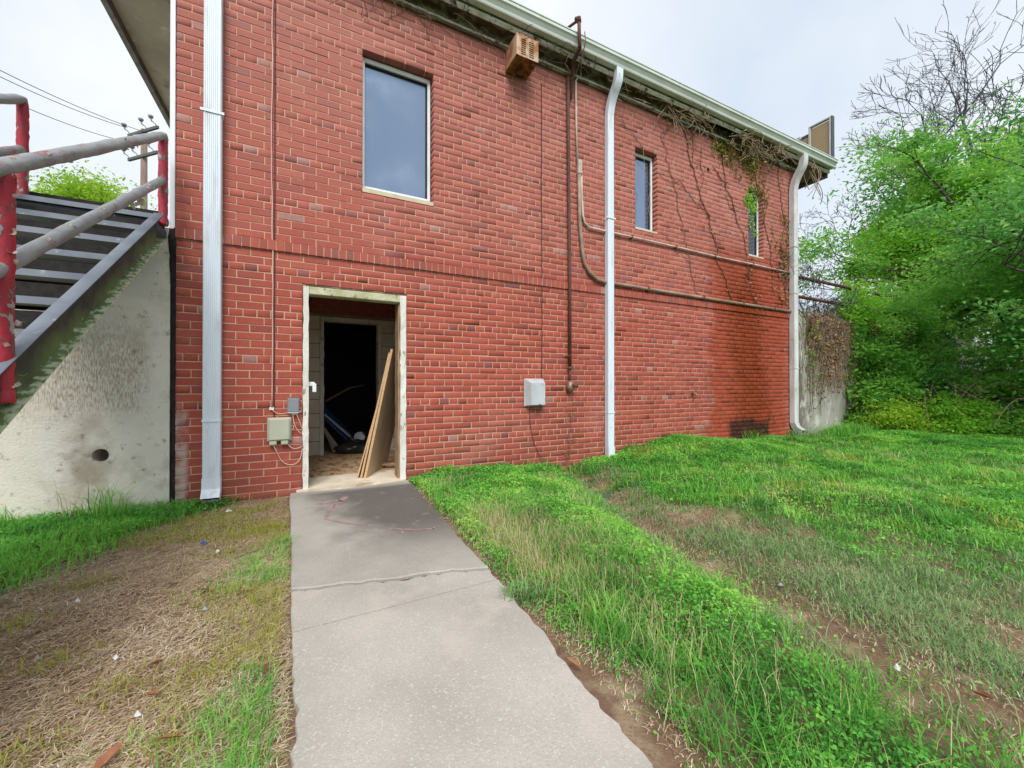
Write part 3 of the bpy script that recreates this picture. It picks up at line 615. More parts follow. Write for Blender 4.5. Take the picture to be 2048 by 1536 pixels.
# windows: white metal frame in a deep reveal, mirror-like pane, stone sill
def window(key, sill_h, blind=False):
    x0, x1, z0, z1 = OPEN[key]; zs = z0 + sill_h; zt = z1 - 0.012; y = 0.085; fw = 0.032
    mb = MB(); mb.bbox(x0 + 0.002, x0 + fw, y, y + 0.05, zs, zt); mb.bbox(x1 - fw - 0.012, x1 - 0.012, y, y + 0.05, zs, zt)
    mb.bbox(x0 + fw, x1 - fw - 0.012, y, y + 0.05, zs, zs + 0.045); mb.bbox(x0 + fw, x1 - fw - 0.012, y, y + 0.05, zt - 0.045, zt)
    w = build(mb, 'window', 'window_white', bld)
    mb = MB(); mb.box(x0 + fw, x1 - fw - 0.012, y + 0.038, y + 0.044, zs + 0.045, zt - 0.045); build(mb, 'pane', 'window_glass', w)
    mb = MB(); g = 0.014
    mb.box(x0 + fw, x0 + fw + g * .4, y + 0.02, y + 0.037, zs + 0.045, zt - 0.045); mb.box(x1 - fw - 0.012 - g, x1 - fw - 0.012, y + 0.02, y + 0.037, zs + 0.045, zt - 0.045)
    mb.box(x0 + fw + g * .4, x1 - fw - 0.012 - g, y + 0.02, y + 0.037, zt - 0.045 - g, zt - 0.045); build(mb, 'gasket', 'tar', w)
    if blind:
        xm = (x0 + x1) / 2 + 0.03; mb = MB(); mb.bbox(xm, xm + 0.03, y + 0.008, y + 0.037, zs + 0.045, zt - 0.045); build(mb, 'mullion', 'window_white', w)
    mb = MB(); mb.prism([(-0.004, z0 + 0.002), (-0.004, z0 + sill_h * 0.72), (y + 0.06, zs - 0.001), (y + 0.06, z0 + 0.002)], 'x', x0 + 0.001, x1 - 0.001); build(mb, 'sill', 'sill_stone', w)
window('w1', 0.062); window('w2', 0.035); window('w3', 0.035)

# doorway: peeling white frame, threshold, vestibule, inner doorway, dark room
dx0, dx1, _, dzt = OPEN['door']; dzt -= 0.018
def rough_post(x0, x1, y0, y1, z0, z1, mat, name, par, nseg=26):
    mb = MB(); zs_ = np.linspace(z0, z1, nseg); vs = []
    for z in zs_:
        d = rng.normal(0, 0.0022, (4, 2)); vs += [(x0 + d[0, 0], y0 + d[0, 1], z), (x1 + d[1, 0], y0 + d[1, 1], z), (x1 + d[2, 0], y1, z), (x0 + d[3, 0], y1, z)]
    fs = [(4 * i + k, 4 * i + (k + 1) % 4, 4 * i + 4 + (k + 1) % 4, 4 * i + 4 + k) for i in range(nseg - 1) for k in range(4)] + [(3, 2, 1, 0), tuple(4 * (nseg - 1) + k for k in range(4))]
    mb.add(vs, fs); return build(mb, name, mat, par)
df = rough_post(dx0 + 0.003, dx0 + 0.052, -0.012, 0.12, 0.015, dzt, 'peeling_white', 'door_frame', bld)
rough_post(dx1 - 0.064, dx1 - 0.003, -0.012, 0.13, 0.03, dzt, 'peeling_white', 'jamb', df)
rough_post(dx1 - 0.080, dx1 - 0.066, 0.03, 0.20, 0.03, dzt - 0.06, 'raw_wood', 'door_stop', df)
mb = MB(); mb.bbox(dx0 + 0.053, dx1 - 0.065, -0.010, 0.12, dzt - 0.075, dzt, 0.006); build(mb, 'head', 'mossy_white', df)
mb = MB(); mb.bbox(dx0 + 0.0, dx1, -0.006, 0.13, dzt + 0.001, dzt + 0.017, 0.003); build(mb, 'drip_cap', 'rotten_board', df)
mb = MB(); mb.bbox(dx0 + 0.05, dx0 + 0.105, 0.03, 0.045, 1.02, 1.06, 0.003); mb.bbox(dx0 + 0.085, dx0 + 0.12, 0.02, 0.032, 0.96, 1.045, 0.004); build(mb, 'hasp', 'white_trim', df)
mb = MB(); vs = [(-0.12, -0.055), (0.94, -0.015), (0.94, 0.30), (-0.05, 0.30)]
mb.prism([(-0.10, -0.052), (0.30, -0.11), (0.62, -0.075), (0.93, -0.02), (0.93, 0.5), (-0.05, 0.5), (-0.05, 0.0), (-0.10, -0.01)], 'z', -0.1, 0.030); build(mb, 'threshold', 'threshold', bld)
mb = MB(); mb.box(-0.94, 4, 0.501, 7.9, -0.1, 0.028); build(mb, 'interior_floor', 'interior_floor', bld)
mb = MB(); mb.box(-0.94, 4, 0.26, 2.0, 2.35, 2.40); build(mb, 'interior_ceiling', 'block', bld)
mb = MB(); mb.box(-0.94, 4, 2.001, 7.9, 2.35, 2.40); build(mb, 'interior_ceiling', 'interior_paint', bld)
PY = 2.0; ix0, ix1, izt = 0.147, 0.986, 2.02
mb = MB(); mb.box(-0.94, ix0 - 0.002, PY + 0.01, PY + 0.18, 0.03, 2.348); mb.box(ix1 + 0.002, 4, PY + 0.01, PY + 0.18, 0.03, 2.348); mb.box(ix0 - 0.002, ix1 + 0.002, PY + 0.01, PY + 0.18, izt, 2.348)
build(mb, 'partition', 'block_joint', bld)
for i in range(10):
    z0 = 0.032 + 0.2 * i
    for (a, b) in ((ix0 - 0.30 - (0.2 if i % 2 else 0), ix0 - 0.003), (ix1 + 0.003, ix1 + (0.19 if i % 2 else 0.39)), (ix1 + (0.2 if i % 2 else 0.4), ix1 + (0.59 if i % 2 else 0.79))):
        mb = MB(); mb.bbox(a, b, PY + rng.normal(0, 0.002), PY + 0.008, z0, z0 + 0.19, 0.003); build(mb, 'block', 'block', bld)
for i in range(4):
    for j in range(7):
        x0 = -0.15 + j * 0.216 + (0.108 if i % 2 else 0)
        mb = MB(); mb.add(brick_geo(x0, x0 + 0.204, 2.06 + i * 0.07, 2.12 + i * 0.07, PY, PY + 0.05), BF); build(mb, 'lintel_brick', 'brick', bld, tones=np.full(12, 0.2 + 0.3 * rng.random()))
idf = rough_post(ix0, ix0 + 0.05, PY - 0.02, PY + 0.16, 0.03, izt - 0.002, 'peeling_white', 'inner_door_frame', bld)
rough_post(ix1 - 0.05, ix1, PY - 0.02, PY + 0.16, 0.03, izt - 0.002, 'peeling_white', 'jamb', idf)
mb = MB(); mb.bbox(ix0 + 0.051, ix1 - 0.051, PY - 0.018, PY + 0.16, izt - 0.06, izt - 0.003, 0.004); build(mb, 'head', 'peeling_white', idf)
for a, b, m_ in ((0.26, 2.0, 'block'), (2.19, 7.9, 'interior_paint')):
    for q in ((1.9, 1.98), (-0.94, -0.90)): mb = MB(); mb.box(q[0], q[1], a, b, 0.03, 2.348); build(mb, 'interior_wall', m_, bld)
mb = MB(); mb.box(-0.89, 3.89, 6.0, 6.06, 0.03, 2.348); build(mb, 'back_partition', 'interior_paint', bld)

# ------------------------------------------------------------------ things in the doorway
def sheet(A, Bv, T, th, label, face='board_face', name='particleboard'):
    """sheet standing on floor edge A->B, rising by vector T, thickness th"""
    A, Bv, T = map(lambda q: np.array(q, float), (A, Bv, T)); u = Bv - A; nrm = np.cross(u, T); nrm /= np.linalg.norm(nrm)
    t = thing(name, label, 'board', tuple((A + Bv) / 2))
    for k, (s0, s1, m, nmn) in enumerate(((0.0, th, 'chipboard', 'core'), (th, th + 0.0015, face, 'face'), (-0.0015, 0.0, face, 'face'))):
        mb = MB(); P = [A, Bv, Bv + T, A + T]; mb.add([q + nrm * s0 for q in P] + [q + nrm * s1 for q in P], [(3, 2, 1, 0), (4, 5, 6, 7), (0, 1, 5, 4), (1, 2, 6, 5), (2, 3, 7, 6), (3, 0, 4, 7)])
        build(mb, nmn, m, t)
sheet((0.530, 0.20, 0.032), (0.86, 0.86, 0.032), (0.285, 0.03, 1.40), 0.022, 'thick chipboard sheet leaning inside the doorway against the right jamb')
sheet((0.495, 0.215, 0.032), (0.80, 0.86, 0.032), (0.300, 0.03, 1.36), 0.016, 'thin chipboard sheet sandwiched between two leaning sheets in the doorway')
sheet((0.462, 0.235, 0.032), (0.75, 0.86, 0.032), (0.330, 0.03, 1.22), 0.012, 'splintered outermost chipboard sheet leaning in the doorway', 'raw_wood')
for i, (p, q, w, lab) in enumerate((((0.72, 1.0, 0.05), (1.25, 0.75, 0.16), 0.09, 'broken plank lying behind the leaning sheets in the doorway'),
                              ((0.70, 0.75, 0.045), (1.05, 0.55, 0.09), 0.07, 'short splintered lath on the vestibule floor by the right jamb'),
                              ((0.80, 1.25, 0.06), (1.30, 1.05, 0.34), 0.10, 'pale plank propped at a slant behind the right jamb'))):
    p, q = np.array(p), np.array(q); u = (q - p) / np.linalg.norm(q - p); s = np.cross(u, (0, 0, 1)); s /= np.linalg.norm(s); k = np.cross(s, u)
    mb = MB(); mb.sweep([(-w / 2, 0), (w / 2, 0), (w / 2 - .004, 0.018), (-w / 2 + .003, 0.02)], [p, p + (q - p) * .5 + k * 0.004, q], lambda i: (s, k)); tag(build(mb, 'plank', 'raw_wood' if i < 2 else 'pale_panel'), lab, 'plank')
def panel(pts, th, mat, name, label, cat):
    P = np.array(pts, float); nrm = np.cross(P[1] - P[0], P[3] - P[0]); nrm /= np.linalg.norm(nrm); mb = MB()
    mb.add(np.concatenate([P, P + nrm * th]), [(3, 2, 1, 0), (4, 5, 6, 7), (0, 1, 5, 4), (1, 2, 6, 5), (2, 3, 7, 6), (3, 0, 4, 7)]); return tag(build(mb, name, mat), label, cat)
panel([(0.21, 2.35, 0.55), (0.24, 2.75, 0.70), (0.66, 2.75, 0.22), (0.60, 2.33, 0.13)], 0.02, 'blue_panel', 'dark_blue_panel', 'dark blue panel sliding down beside the inner doorway', 'panel')
panel([(0.22, 2.33, 0.585), (0.23, 2.37, 0.60), (0.66, 2.35, 0.185), (0.64, 2.31, 0.165)], 0.012, 'pale_strip', 'edge_strip', 'pale metal strip along the dark blue panel in the inner doorway', 'strip')
panel([(0.20, 2.30, 0.42), (0.205, 2.33, 0.42), (0.45, 2.24, 0.05), (0.34, 2.16, 0.032)], 0.01, 'pale_panel', 'torn_board', 'torn cream board propped below the dark blue panel', 'board')
mb = MB(); mb.tube([(0.19, 2.10, 0.40), (0.27, 2.12, 0.22), (0.33, 2.10, 0.034)], [0.012, 0.012, 0.012], 6); tag(build(mb, 'lath', 'raw_wood'), 'brown lath leaning at the foot of the inner left jamb', 'lath')
def blob(c, r, mat, name, label, cat, n=18, m=10, amp=0.25, seed=1):
    g = np.random.default_rng(seed); th = np.linspace(0, 2 * math.pi, n, endpoint=False); ph = np.linspace(0, math.pi, m); vs = []
    ph0 = g.random(6) * 6.28
    for p in ph:
        for t in th:
            k = 1 + amp * (math.sin(3 * t + ph0[0]) * math.sin(2 * p + ph0[1]) + 0.6 * math.sin(5 * t + 4 * p + ph0[2]) + 0.4 * math.sin(9 * t - 5 * p + ph0[3]))
            vs.append((c[0] + r[0] * k * math.sin(p) * math.cos(t), c[1] + r[1] * k * math.sin(p) * math.sin(t), max(c[2] + r[2] * k * math.cos(p), c[2] - r[2] * 0.75)))
    fs = [(i * n + k, (i + 1) * n + k, (i + 1) * n + (k + 1) % n, i * n + (k + 1) % n) for i in range(m - 1) for k in range(n)]
    mb = MB(); mb.add(vs, fs); return tag(build(mb, name, mat, smooth=True), label, cat)
blob((0.62, 2.05, 0.10), (0.25, 0.20, 0.10), 'black_plastic', 'bin_bag', 'crumpled black plastic bag on the vestibule floor', 'bag', 26, 14, 0.16, 3)
blob((0.66, 2.42, 0.17), (0.14, 0.12, 0.10), 'black_plastic', 'bundled_cloth', 'dark bundled cloth heaped behind the black plastic bag', 'cloth', 24, 12, 0.22, 8)
t = thing('tin_can', 'round tin lying on the heap in the inner doorway', 'can', (0.72, 2.24, 0.16))
mb = MB(); mb.tube([(0.70, 2.18, 0.24), (0.72, 2.30, 0.25)], 0.075, 20); build(mb, 'body', 'dark_metal_can', t, True)
mb = MB(); mb.tube([(0.6992, 2.172, 0.24), (0.6996, 2.179, 0.24)], 0.079, 20); build(mb, 'rim', 'pale_strip', t)
mb = MB(); mb.tube([(0.25, 2.7, 0.78), (0.62, 2.9, 0.99), (0.86, 3.1, 1.03)], 0.018, 6); tag(build(mb, 'fallen_lath', 'raw_wood'), 'long lath slanting across the dark inner room', 'lath')
mb = MB()
for k in range(70):
    a = rng.random() * 6.28; p = np.array([0.02 + rng.random() * 0.85, 0.55 + rng.random() * 1.3, 0.034]); L = 0.03 + 0.07 * rng.random(); d = np.array([math.cos(a), math.sin(a), 0.12 * rng.random()])
    s = np.array([-d[1], d[0], 0]) * (0.006 + 0.012 * rng.random()); q = p + d * L; mb.add([p - s, p + s, q + s * .6, q - s * .6, p - s + (0, 0, .006), p + s + (0, 0, .006), q + s * .6 + (0, 0, .006), q - s * .6 + (0, 0, .006)], [(4, 5, 6, 7), (0, 1, 5, 4), (1, 2, 6, 5), (2, 3, 7, 6), (3, 0, 4, 7)])
tag(build(mb, 'debris', 'raw_wood'), 'wood chips and dirt scattered over the vestibule floor', 'debris', kind='stuff')

# ------------------------------------------------------------------ downspouts
def ribbed(x, y, w, d, n=7, rib=0.004):
    """outline of a corrugated box section, (dx,dy) from its centre, front towards -Y"""
    pr = [(-w / 2, d / 2), (-w / 2, -d / 2 + 0.008), (-w / 2 + 0.008, -d / 2)]
    for i in range(n):
        a = -w / 2 + 0.014 + (w - 0.028) * i / n; s = (w - 0.028) / n; pr += [(a, -d / 2), (a + s * .25, -d / 2 + rib), (a + s * .75, -d / 2 + rib), (a + s, -d / 2)]
    return pr + [(w / 2 - 0.008, -d / 2), (w / 2, -d / 2 + 0.008), (w / 2, d / 2)]
def spout(label, x, w, d, y, path, joints, straps, mat, elbow=None, ribs=7, dx=(0, 0, 0)):
    t = thing('downspout', label, 'downspout', (x, y, path[0][1]))
    pr = ribbed(x, y, w, d, ribs); X = (1, 0, 0)
    def smooth(path):
        Q = np.array([(x + (p[2] if len(p) > 2 else 0), p[0], p[1]) for p in path])
        for _ in range(2): Q = np.concatenate([Q[:1], np.stack([Q[:-1] * .75 + Q[1:] * .25, Q[:-1] * .25 + Q[1:] * .75], 1).reshape(-1, 3), Q[-1:]])
        return list(Q)
    P = smooth(path)
    T = np.gradient(np.array(P), axis=0); T[:, 0] = 0; T /= np.linalg.norm(T, axis=1)[:, None]
    mb = MB(); mb.sweep(pr, P, lambda i: (X, (0, T[i][2], -T[i][1]))); build(mb, 'pipe', mat, t)
    if elbow:
        E_ = smooth(elbow); T2 = np.gradient(np.array(E_), axis=0); T2[:, 0] = 0; T2 /= np.linalg.norm(T2, axis=1)[:, None]
        e = MB(); pe = [(a * 1.05, b * 1.06) for a, b in pr]
        for q in (pe,): 
            k = len(q); vs = []
            for i, p in enumerate(E_): vs += [p + a * np.array(X) + b * np.array((0, T2[i][2], -T2[i][1])) for a, b in q]
            e.add(vs, [(i * k + j, i * k + (j + 1) % k, (i + 1) * k + (j + 1) % k, (i + 1) * k + j) for i in range(len(E_) - 1) for j in range(k)])
        el = build(e, 'elbow', 'weathered_white' if mat != 'white_metal' else mat, t)
        m2 = MB(); p = E_[-1] ; tt = T2[-1]; q = [(a * .9, b * .85) for a, b in pr]
        m2.poly3([p - tt * (0.02 if (E_[1] - E_[0])[2] > 0 else 0.02) + a * np.array(X) + b * np.array((0, tt[2], -tt[1])) for a, b in q]); build(m2, 'mouth', 'dark_hole', el)
    for z in joints:
        m2 = MB(); m2.sweep([(a * 1.06, b * 1.08) for a, b in ((-w / 2, d / 2), (-w / 2, -d / 2), (w / 2, -d / 2), (w / 2, d / 2))], [(x, y, z - 0.010), (x, y, z + 0.010)], lambda i: (X, (0, 1, 0))); build(m2, 'coupling', mat, t)
    for z in straps:
        m2 = MB(); m2.bbox(x - w / 2 - 0.022, x + w / 2 + 0.022, y - d / 2 - 0.006, y - d / 2 - 0.001, z - 0.012, z + 0.012, 0.0015)
        m2.bbox(x - w / 2 - 0.005, x - w / 2 - 0.001, y - d / 2, -0.002, z - 0.012, z + 0.012, 0.001); m2.bbox(x + w / 2 + 0.001, x + w / 2 + 0.005, y - d / 2, -0.002, z - 0.012, z + 0.012, 0.001); build(m2, 'strap', mat, t)
    return t
top = [(-0.055, 4.75), (-0.075, 4.86), (-0.13, 4.97), (-0.20, 5.06), (-0.235, 5.13), (-0.24, SZ + 0.046)]
spout('wide ribbed white downspout by the concrete stair wall, its foot kicked outward', -0.748, 0.128, 0.075, -0.052, [(-0.052, 0.20), (-0.052, 3.5)] + [(-0.052, 4.70)] + top, [0.72], [3.40], 'white_metal',
      elbow=[(-0.052, 0.225), (-0.053, 0.13), (-0.065, 0.10), (-0.11, 0.04)])
spout('white downspout with a goose-neck between the standpipe and the two narrow windows', 3.69, 0.108, 0.075, -0.052, [(-0.052, 0.16), (-0.052, 3.5), (-0.052, 4.70)] + top, [0.655], [3.32], 'white_metal',
      elbow=[(-0.052, 0.185), (-0.052, 0.12), (-0.054, 0.015)], ribs=5)
spout('weathered vine-covered downspout at the far brick corner', 8.10, 0.125, 0.095, -0.062, [(-0.062, 0.32), (-0.062, 4.60)] + [(-0.065, 4.70), (-0.09, 4.83), (-0.15, 4.95), (-0.21, 5.04), (-0.238, 5.13), (-0.24, SZ + 0.046)], [1.35, 2.75], [3.62], 'weathered_white',
      elbow=[(-0.062, 0.335), (-0.068, 0.27, 0.02), (-0.10, 0.20, 0.06), (-0.15, 0.16, 0.13)], ribs=5)

# ------------------------------------------------------------------ wall fittings
# louvred vent hood under the eave
v0 = thing('vent_hood', 'rusty louvred metal vent box under the eave', 'vent', (2.26, -0.15, 4.82))
vx0, vx1, vz0, vz1, vy = 2.118, 2.402, 4.822, 5.075, -0.30
mb = MB(); mb.box(vx0, vx1, vy, -0.002, vz0 + 0.004, vz1); build(mb, 'casing', 'rusty_vent', v0)
mb = MB(); mb.box(vx0 - 0.002, vx1 + 0.002, vy - 0.002, -0.003, vz0, vz0 + 0.0035); build(mb, 'bottom', 'rust_dark', v0)
mb = MB()
for x in (vx0 - 0.003, vx1 - 0.012): mb.bbox(x, x + 0.015, vy - 0.004, vy - 0.0005, vz0 + 0.004, vz1, 0.001)
build(mb, 'front_flange', 'rusty_vent', v0)
for cxv in (vx0 + 0.09, vx0 + 0.195):
    for i in range(8):
        z = vz0 + 0.028 + i * 0.024
        mb = MB(); mb.add([(cxv - .03, vy - .0012, z), (cxv + .03, vy - .0012, z), (cxv + .03, vy - .0012, z + .011), (cxv - .03, vy - .0012, z + .011)], [(0, 1, 2, 3)]); lo = build(mb, 'louvre', 'dark_hole', v0)
        mb = MB(); mb.add([(cxv - .032, vy - .001, z + .013), (cxv + .032, vy - .001, z + .013), (cxv + .032, vy - .005, z + .0105), (cxv - .032, vy - .005, z + .0105)], [(0, 1, 2, 3), (3, 2, 1, 0)]); build(mb, 'blade', 'rusty_vent', lo)
# beige and grey telephone boxes left of the door
t = thing('junction_box', 'beige plastic telephone box left of the doorway', 'box', (-0.245, -0.04, 0.47))
a, b, c, d = -0.340, -0.143, 0.505, 0.725
mb = MB(); mb.bbox(a, b, -0.030, -0.002, c, d, 0.006); build(mb, 'back', 'box_beige', t)
mb = MB(); mb.bbox(a + 0.010, b - 0.010, -0.065, -0.031, c + 0.008, d - 0.006, 0.012); build(mb, 'cover', 'box_beige', t)
mb = MB(); mb.bbox(a + 0.018, a + 0.078, -0.055, -0.004, c - 0.032, c + 0.007, 0.006); build(mb, 'cable_gland', 'box_beige', t)
mb = MB(); mb.bbox(b - 0.085, b - 0.025, -0.055, -0.004, c - 0.032, c + 0.007, 0.006); build(mb, 'cable_gland', 'box_beige', t)
mb = MB(); mb.tube([(b + 0.001, -0.03, d - 0.08), (b + 0.018, -0.03, d - 0.085), (b + 0.018, -0.03, d - 0.11), (b + 0.001, -0.03, d - 0.115)], 0.004, 6); build(mb, 'latch', 'box_beige', t)
t = thing('terminal_box', 'small slate grey box above the beige telephone box', 'box', (-0.125, -0.03, 0.77))
a, b, c, d = -0.178, -0.074, 0.772, 0.905
mb = MB(); mb.bbox(a, b, -0.022, -0.002, c, d, 0.004); build(mb, 'back', 'box_grey', t)
mb = MB(); mb.bbox(a + 0.005, b - 0.005, -0.048, -0.023, c + 0.004, d - 0.004, 0.006); build(mb, 'cover', 'box_grey', t)
for xx in (a + 0.012, b - 0.038):
    mb = MB(); mb.tube([(xx, -0.03, d - 0.003), (xx, -0.03, d + 0.010), (xx + 0.026, -0.03, d + 0.010), (xx + 0.026, -0.03, d - 0.003)], 0.003, 6); build(mb, 'lug', 'box_grey', t)
mb = MB(); mb.bbox(a + 0.006, b - 0.006, -0.046, -0.006, c - 0.010, c + 0.003, 0.003); build(mb, 'lip', 'box_pale', t)
# pale utility box right of the door
t = thing('meter_cover', 'pale grey plastic utility cover on the brickwork beside the standpipe', 'box', (2.53, -0.05, 0.77))
a, b, c, d = 2.372, 2.650, 0.768, 1.112
mb = MB(); mb.bbox(a, b, -0.020, -0.002, c, d, 0.004); build(mb, 'back', 'box_pale', t)
mb = MB(); mb.add([(a + .012, -.021, c + .01), (b - .012, -.021, c + .01), (b - .012, -.021, d - .012), (a + .012, -.021, d - .012), (a + .05, -.105, c + .02), (b - .03, -.105, c + .02), (b - .03, -.105, d - .055), (a + .05, -.105, d - .055)],
    [(4, 5, 6, 7), (0, 1, 5, 4), (1, 2, 6, 5), (2, 3, 7, 6), (3, 0, 4, 7)]); build(mb, 'cover', 'box_pale', t)
mb = MB(); mb.bbox(a + .16, a + .18, -0.109, -0.100, c + .012, c + .03, 0.002); build(mb, 'catch', 'black_plastic', t)
def cable(pts, r, mat, name, label, n=8, cat='cable'):
    mb = MB(); mb.tube(pts, r, n); return tag(build(mb, name, mat, smooth=True), label, cat)
def wavy(x, y, z0, z1, amp, n=26, seed=0):
    g = np.random.default_rng(seed); zz = np.linspace(z0, z1, n); return np.stack([x + np.cumsum(g.normal(0, amp, n)) * np.linspace(0, 1, n) * np.linspace(1, 0, n) * 3, np.full(n, y) + g.normal(0, .0006, n), zz], 1)
cable(np.concatenate([wavy(-0.302, -0.014, 5.18, 0.82, 0.0045, 40, 3)]), 0.0058, 'wire_pink', 'telephone_cable', 'thin pinkish cable running down the wall to the beige box')
cable(wavy(-0.286, -0.005, 5.18, 0.73, 0.0008, 20, 5), 0.0045, 'wire_or_shade_dark', 'drop_cable_or_shadow', 'dark line standing for the shadow of the thin pinkish cable')  # thin dark tube drawn as the shadow of the pinkish cable
mb = MB(); mb.bbox(-0.325, -0.285, -0.018, -0.002, 0.795, 0.822, 0.003); tag(build(mb, 'cable_clip', 'white_trim'), 'small white clip where the pinkish cable leaves the wall', 'clip')
for i, (p0, p1, p2, lab) in enumerate((((-0.30, -0.02, 0.80), (-0.25, -0.04, 0.735), (-0.165, -0.03, 0.775), 'cream wire drooping from the white clip to the grey box'),
      ((-0.13, -0.03, 0.762), (-0.13, -0.05, 0.62), (-0.055, -0.03, 0.56), 'cream wire looping from the grey box past the door frame'),
      ((-0.105, -0.03, 0.762), (-0.07, -0.05, 0.68), (-0.052, -0.02, 0.60), 'second cream wire hanging below the grey box'),
      ((-0.155, -0.03, 0.765), (-0.11, -0.05, 0.735), (-0.06, -0.03, 0.785), 'short cream wire bowed under the grey box'),
      ((-0.17, -0.03, 0.472), (-0.13, -0.05, 0.40), (-0.054, -0.03, 0.445), 'pale wire stub from the right gland of the beige box'))):
    cable(bez(p0, p1, p2, 12), 0.0035, 'wire_cream', 'loop_wire', lab, 6, 'wire')
cable(np.concatenate([bez((-0.29, -0.03, 0.472), (-0.27, -0.05, 0.43), (-0.25, -0.03, 0.38), 8), bez((-0.25, -0.03, 0.38), (-0.22, -0.03, 0.28), (-0.14, -0.03, 0.275), 8)[1:], bez((-0.14, -0.03, 0.275), (-0.06, -0.03, 0.28), (-0.052, -0.02, 0.42), 8)[1:]]), 0.0035, 'wire_cream', 'loop_wire', 'long cream wire looping below the beige box to the door frame', 6, 'wire')
cable(wavy(2.63, -0.006, 4.86, 1.115, 0.003, 30, 9), 0.006, 'wire_or_shade_dark', 'drop_cable_or_shadow', 'dark cable hanging from below the vent box to the pale utility cover')
cable(np.array([(2.45, -0.015, 0.76), (2.455, -0.012, 0.55), (2.50, -0.012, 0.35), (2.58, -0.02, 0.16), (2.64, -0.06, 0.08)]), 0.004, 'wire_or_shade_dark', 'ground_wire', 'thin wire trailing from the pale utility cover into the grass', 6, 'wire')
cable(bez((2.48, -0.03, 0.765), (2.56, -0.05, 0.62), (2.61, -0.03, 0.768), 12), 0.004, 'wire_or_shade_dark', 'loop_wire', 'dark wire loop under the pale utility cover', 6, 'wire')
# rusty standpipe with valve
t = thing('standpipe', 'rusty brown pipe running down the wall to a brass valve', 'pipe', (3.04, -0.04, 0.95))
mb = MB(); mb.tube([(3.012, -0.036, 5.06), (3.02, -0.036, 4.2), (3.035, -0.036, 2.6), (3.04, -0.036, 1.25)], 0.022, 12); build(mb, 'riser', 'rusty_pipe', t, True)
mb = MB(); mb.tube([(3.04, -0.036, 1.25), (3.04, -0.036, 1.07)], 0.017, 12); mb.tube([(3.04, -0.036, 1.272), (3.04, -0.036, 1.235)], 0.029, 12); build(mb, 'reducer', 'rusty_pipe', t, True)
mb = MB(); mb.tube([(3.04, -0.036, 1.085), (3.04, -0.038, 1.06), (3.04, -0.042, 1.02), (3.04, -0.042, 0.975), (3.04, -0.04, 0.95), (3.04, -0.038, 0.925)], [0.020, 0.045, 0.055, 0.052, 0.03, 0.016], 14); va = build(mb, 'valve', 'brass', t, True)
mb = MB(); mb.tube([(3.05, -0.08, 1.025), (3.075, -0.115, 1.02), (3.09, -0.135, 1.015)], [0.026, 0.022, 0.024], 10); build(mb, 'outlet', 'rusty_pipe', va, True)
mb = MB(); mb.tube([(3.042, -0.058, 1.42), (3.0, -0.014, 1.41), (2.97, -0.006, 1.40)], 0.010, 6); build(mb, 'bracket', 'rusty_pipe', t)
mb = MB(); mb.tube([(5.40, -0.002, 0.90), (5.40, -0.05, 0.90), (5.40, -0.075, 0.885), (5.402, -0.085, 0.86)], [0.022, 0.018, 0.018, 0.02], 10)
t = thing('hose_tap', 'small wall tap beside the damp stained brickwork', 'tap', (5.4, -0.04, 0.85)); build(mb, 'spout', 'brass', t, True)
mb = MB(); mb.tube([(5.40, -0.055, 0.905), (5.415, -0.06, 0.945)], 0.006, 6); mb.tube([(5.385, -0.06, 0.945), (5.445, -0.06, 0.947)], 0.010, 8); build(mb, 'handle', 'brass', t)
# service mast, conduit bundle
t = thing('service_mast', 'bent rusty mast rising past the gutter above the standpipe', 'mast', (3.05, -0.2, 4.6))
A = wx(1148, 120, 0.16); Bp = wx(1160, 92, 0.36)
mb = MB(); mb.tube([(3.05, -0.03, 4.78), (3.07, -0.045, 4.98), A, Bp], [0.022, 0.024, 0.026, 0.028], 10); build(mb, 'lower_arm', 'rusty_pipe', t, True)
Cp = wx(1158.5, 36, 0.36); mb = MB(); mb.tube([Bp, (Bp + Cp) / 2, Cp], 0.022, 10); build(mb, 'upright', 'rusty_pipe', t, True)
Dp = Cp + np.array([-0.10, 0.22, -0.02]); mb = MB(); mb.tube([Cp + (0, 0, -0.03), Cp + (0, 0, 0.012), Cp + (-0.02, 0.04, 0.02)], 0.031, 10); mb.tube([Cp, Dp], 0.016, 8); build(mb, 'weatherhead', 'rusty_pipe', t, True)
for i, (pts, lab) in enumerate((([wx(1170, 60, .37), wx(1172, 80, .36), wx(1165, 110, .25), wx(1150, 150, .05), wx(1140, 165, .03)], 'grey wire hooked over the gutter beside the mast'),
    ([wx(1136, 110, .18), wx(1131, 125, .10), wx(1140, 140, .06), wx(1146, 148, .04), wx(1138, 158, .03)], 'pale looping wire at the foot of the mast'),
    ([wx(1164, 115, .22), wx(1162, 140, .06), wx(1163, 158, .03)], 'short pale wire entering the light conduit'))):
    P = np.array(pts); u = np.linspace(0, 1, len(P)); uu = np.linspace(0, 1, 24); cable(np.stack([np.interp(uu, u, P[:, k]) for k in range(3)], 1), 0.007, 'conduit_light' if i else 'conduit', 'service_wire', lab, 6, 'wire')
t = thing('conduit', 'upper brown conduit sweeping from the eave and along the wall under the narrow windows', 'conduit', (3.2, -0.03, 3.1))
mb = MB(); P = [wx(1163, 157, .025), wx(1156, 152, .03), wx(1152, 160, .028), wx(1153, 250, .025), wx(1155, 325, .025)]; mb.tube(P, 0.014, 10); build(mb, 'upper_run', 'conduit_light', t, True)
q0 = wx(1163, 345, .03); q1 = wx(1166, 440, .03); q2 = wx(1182, 461, .03)
zc1 = 3.15
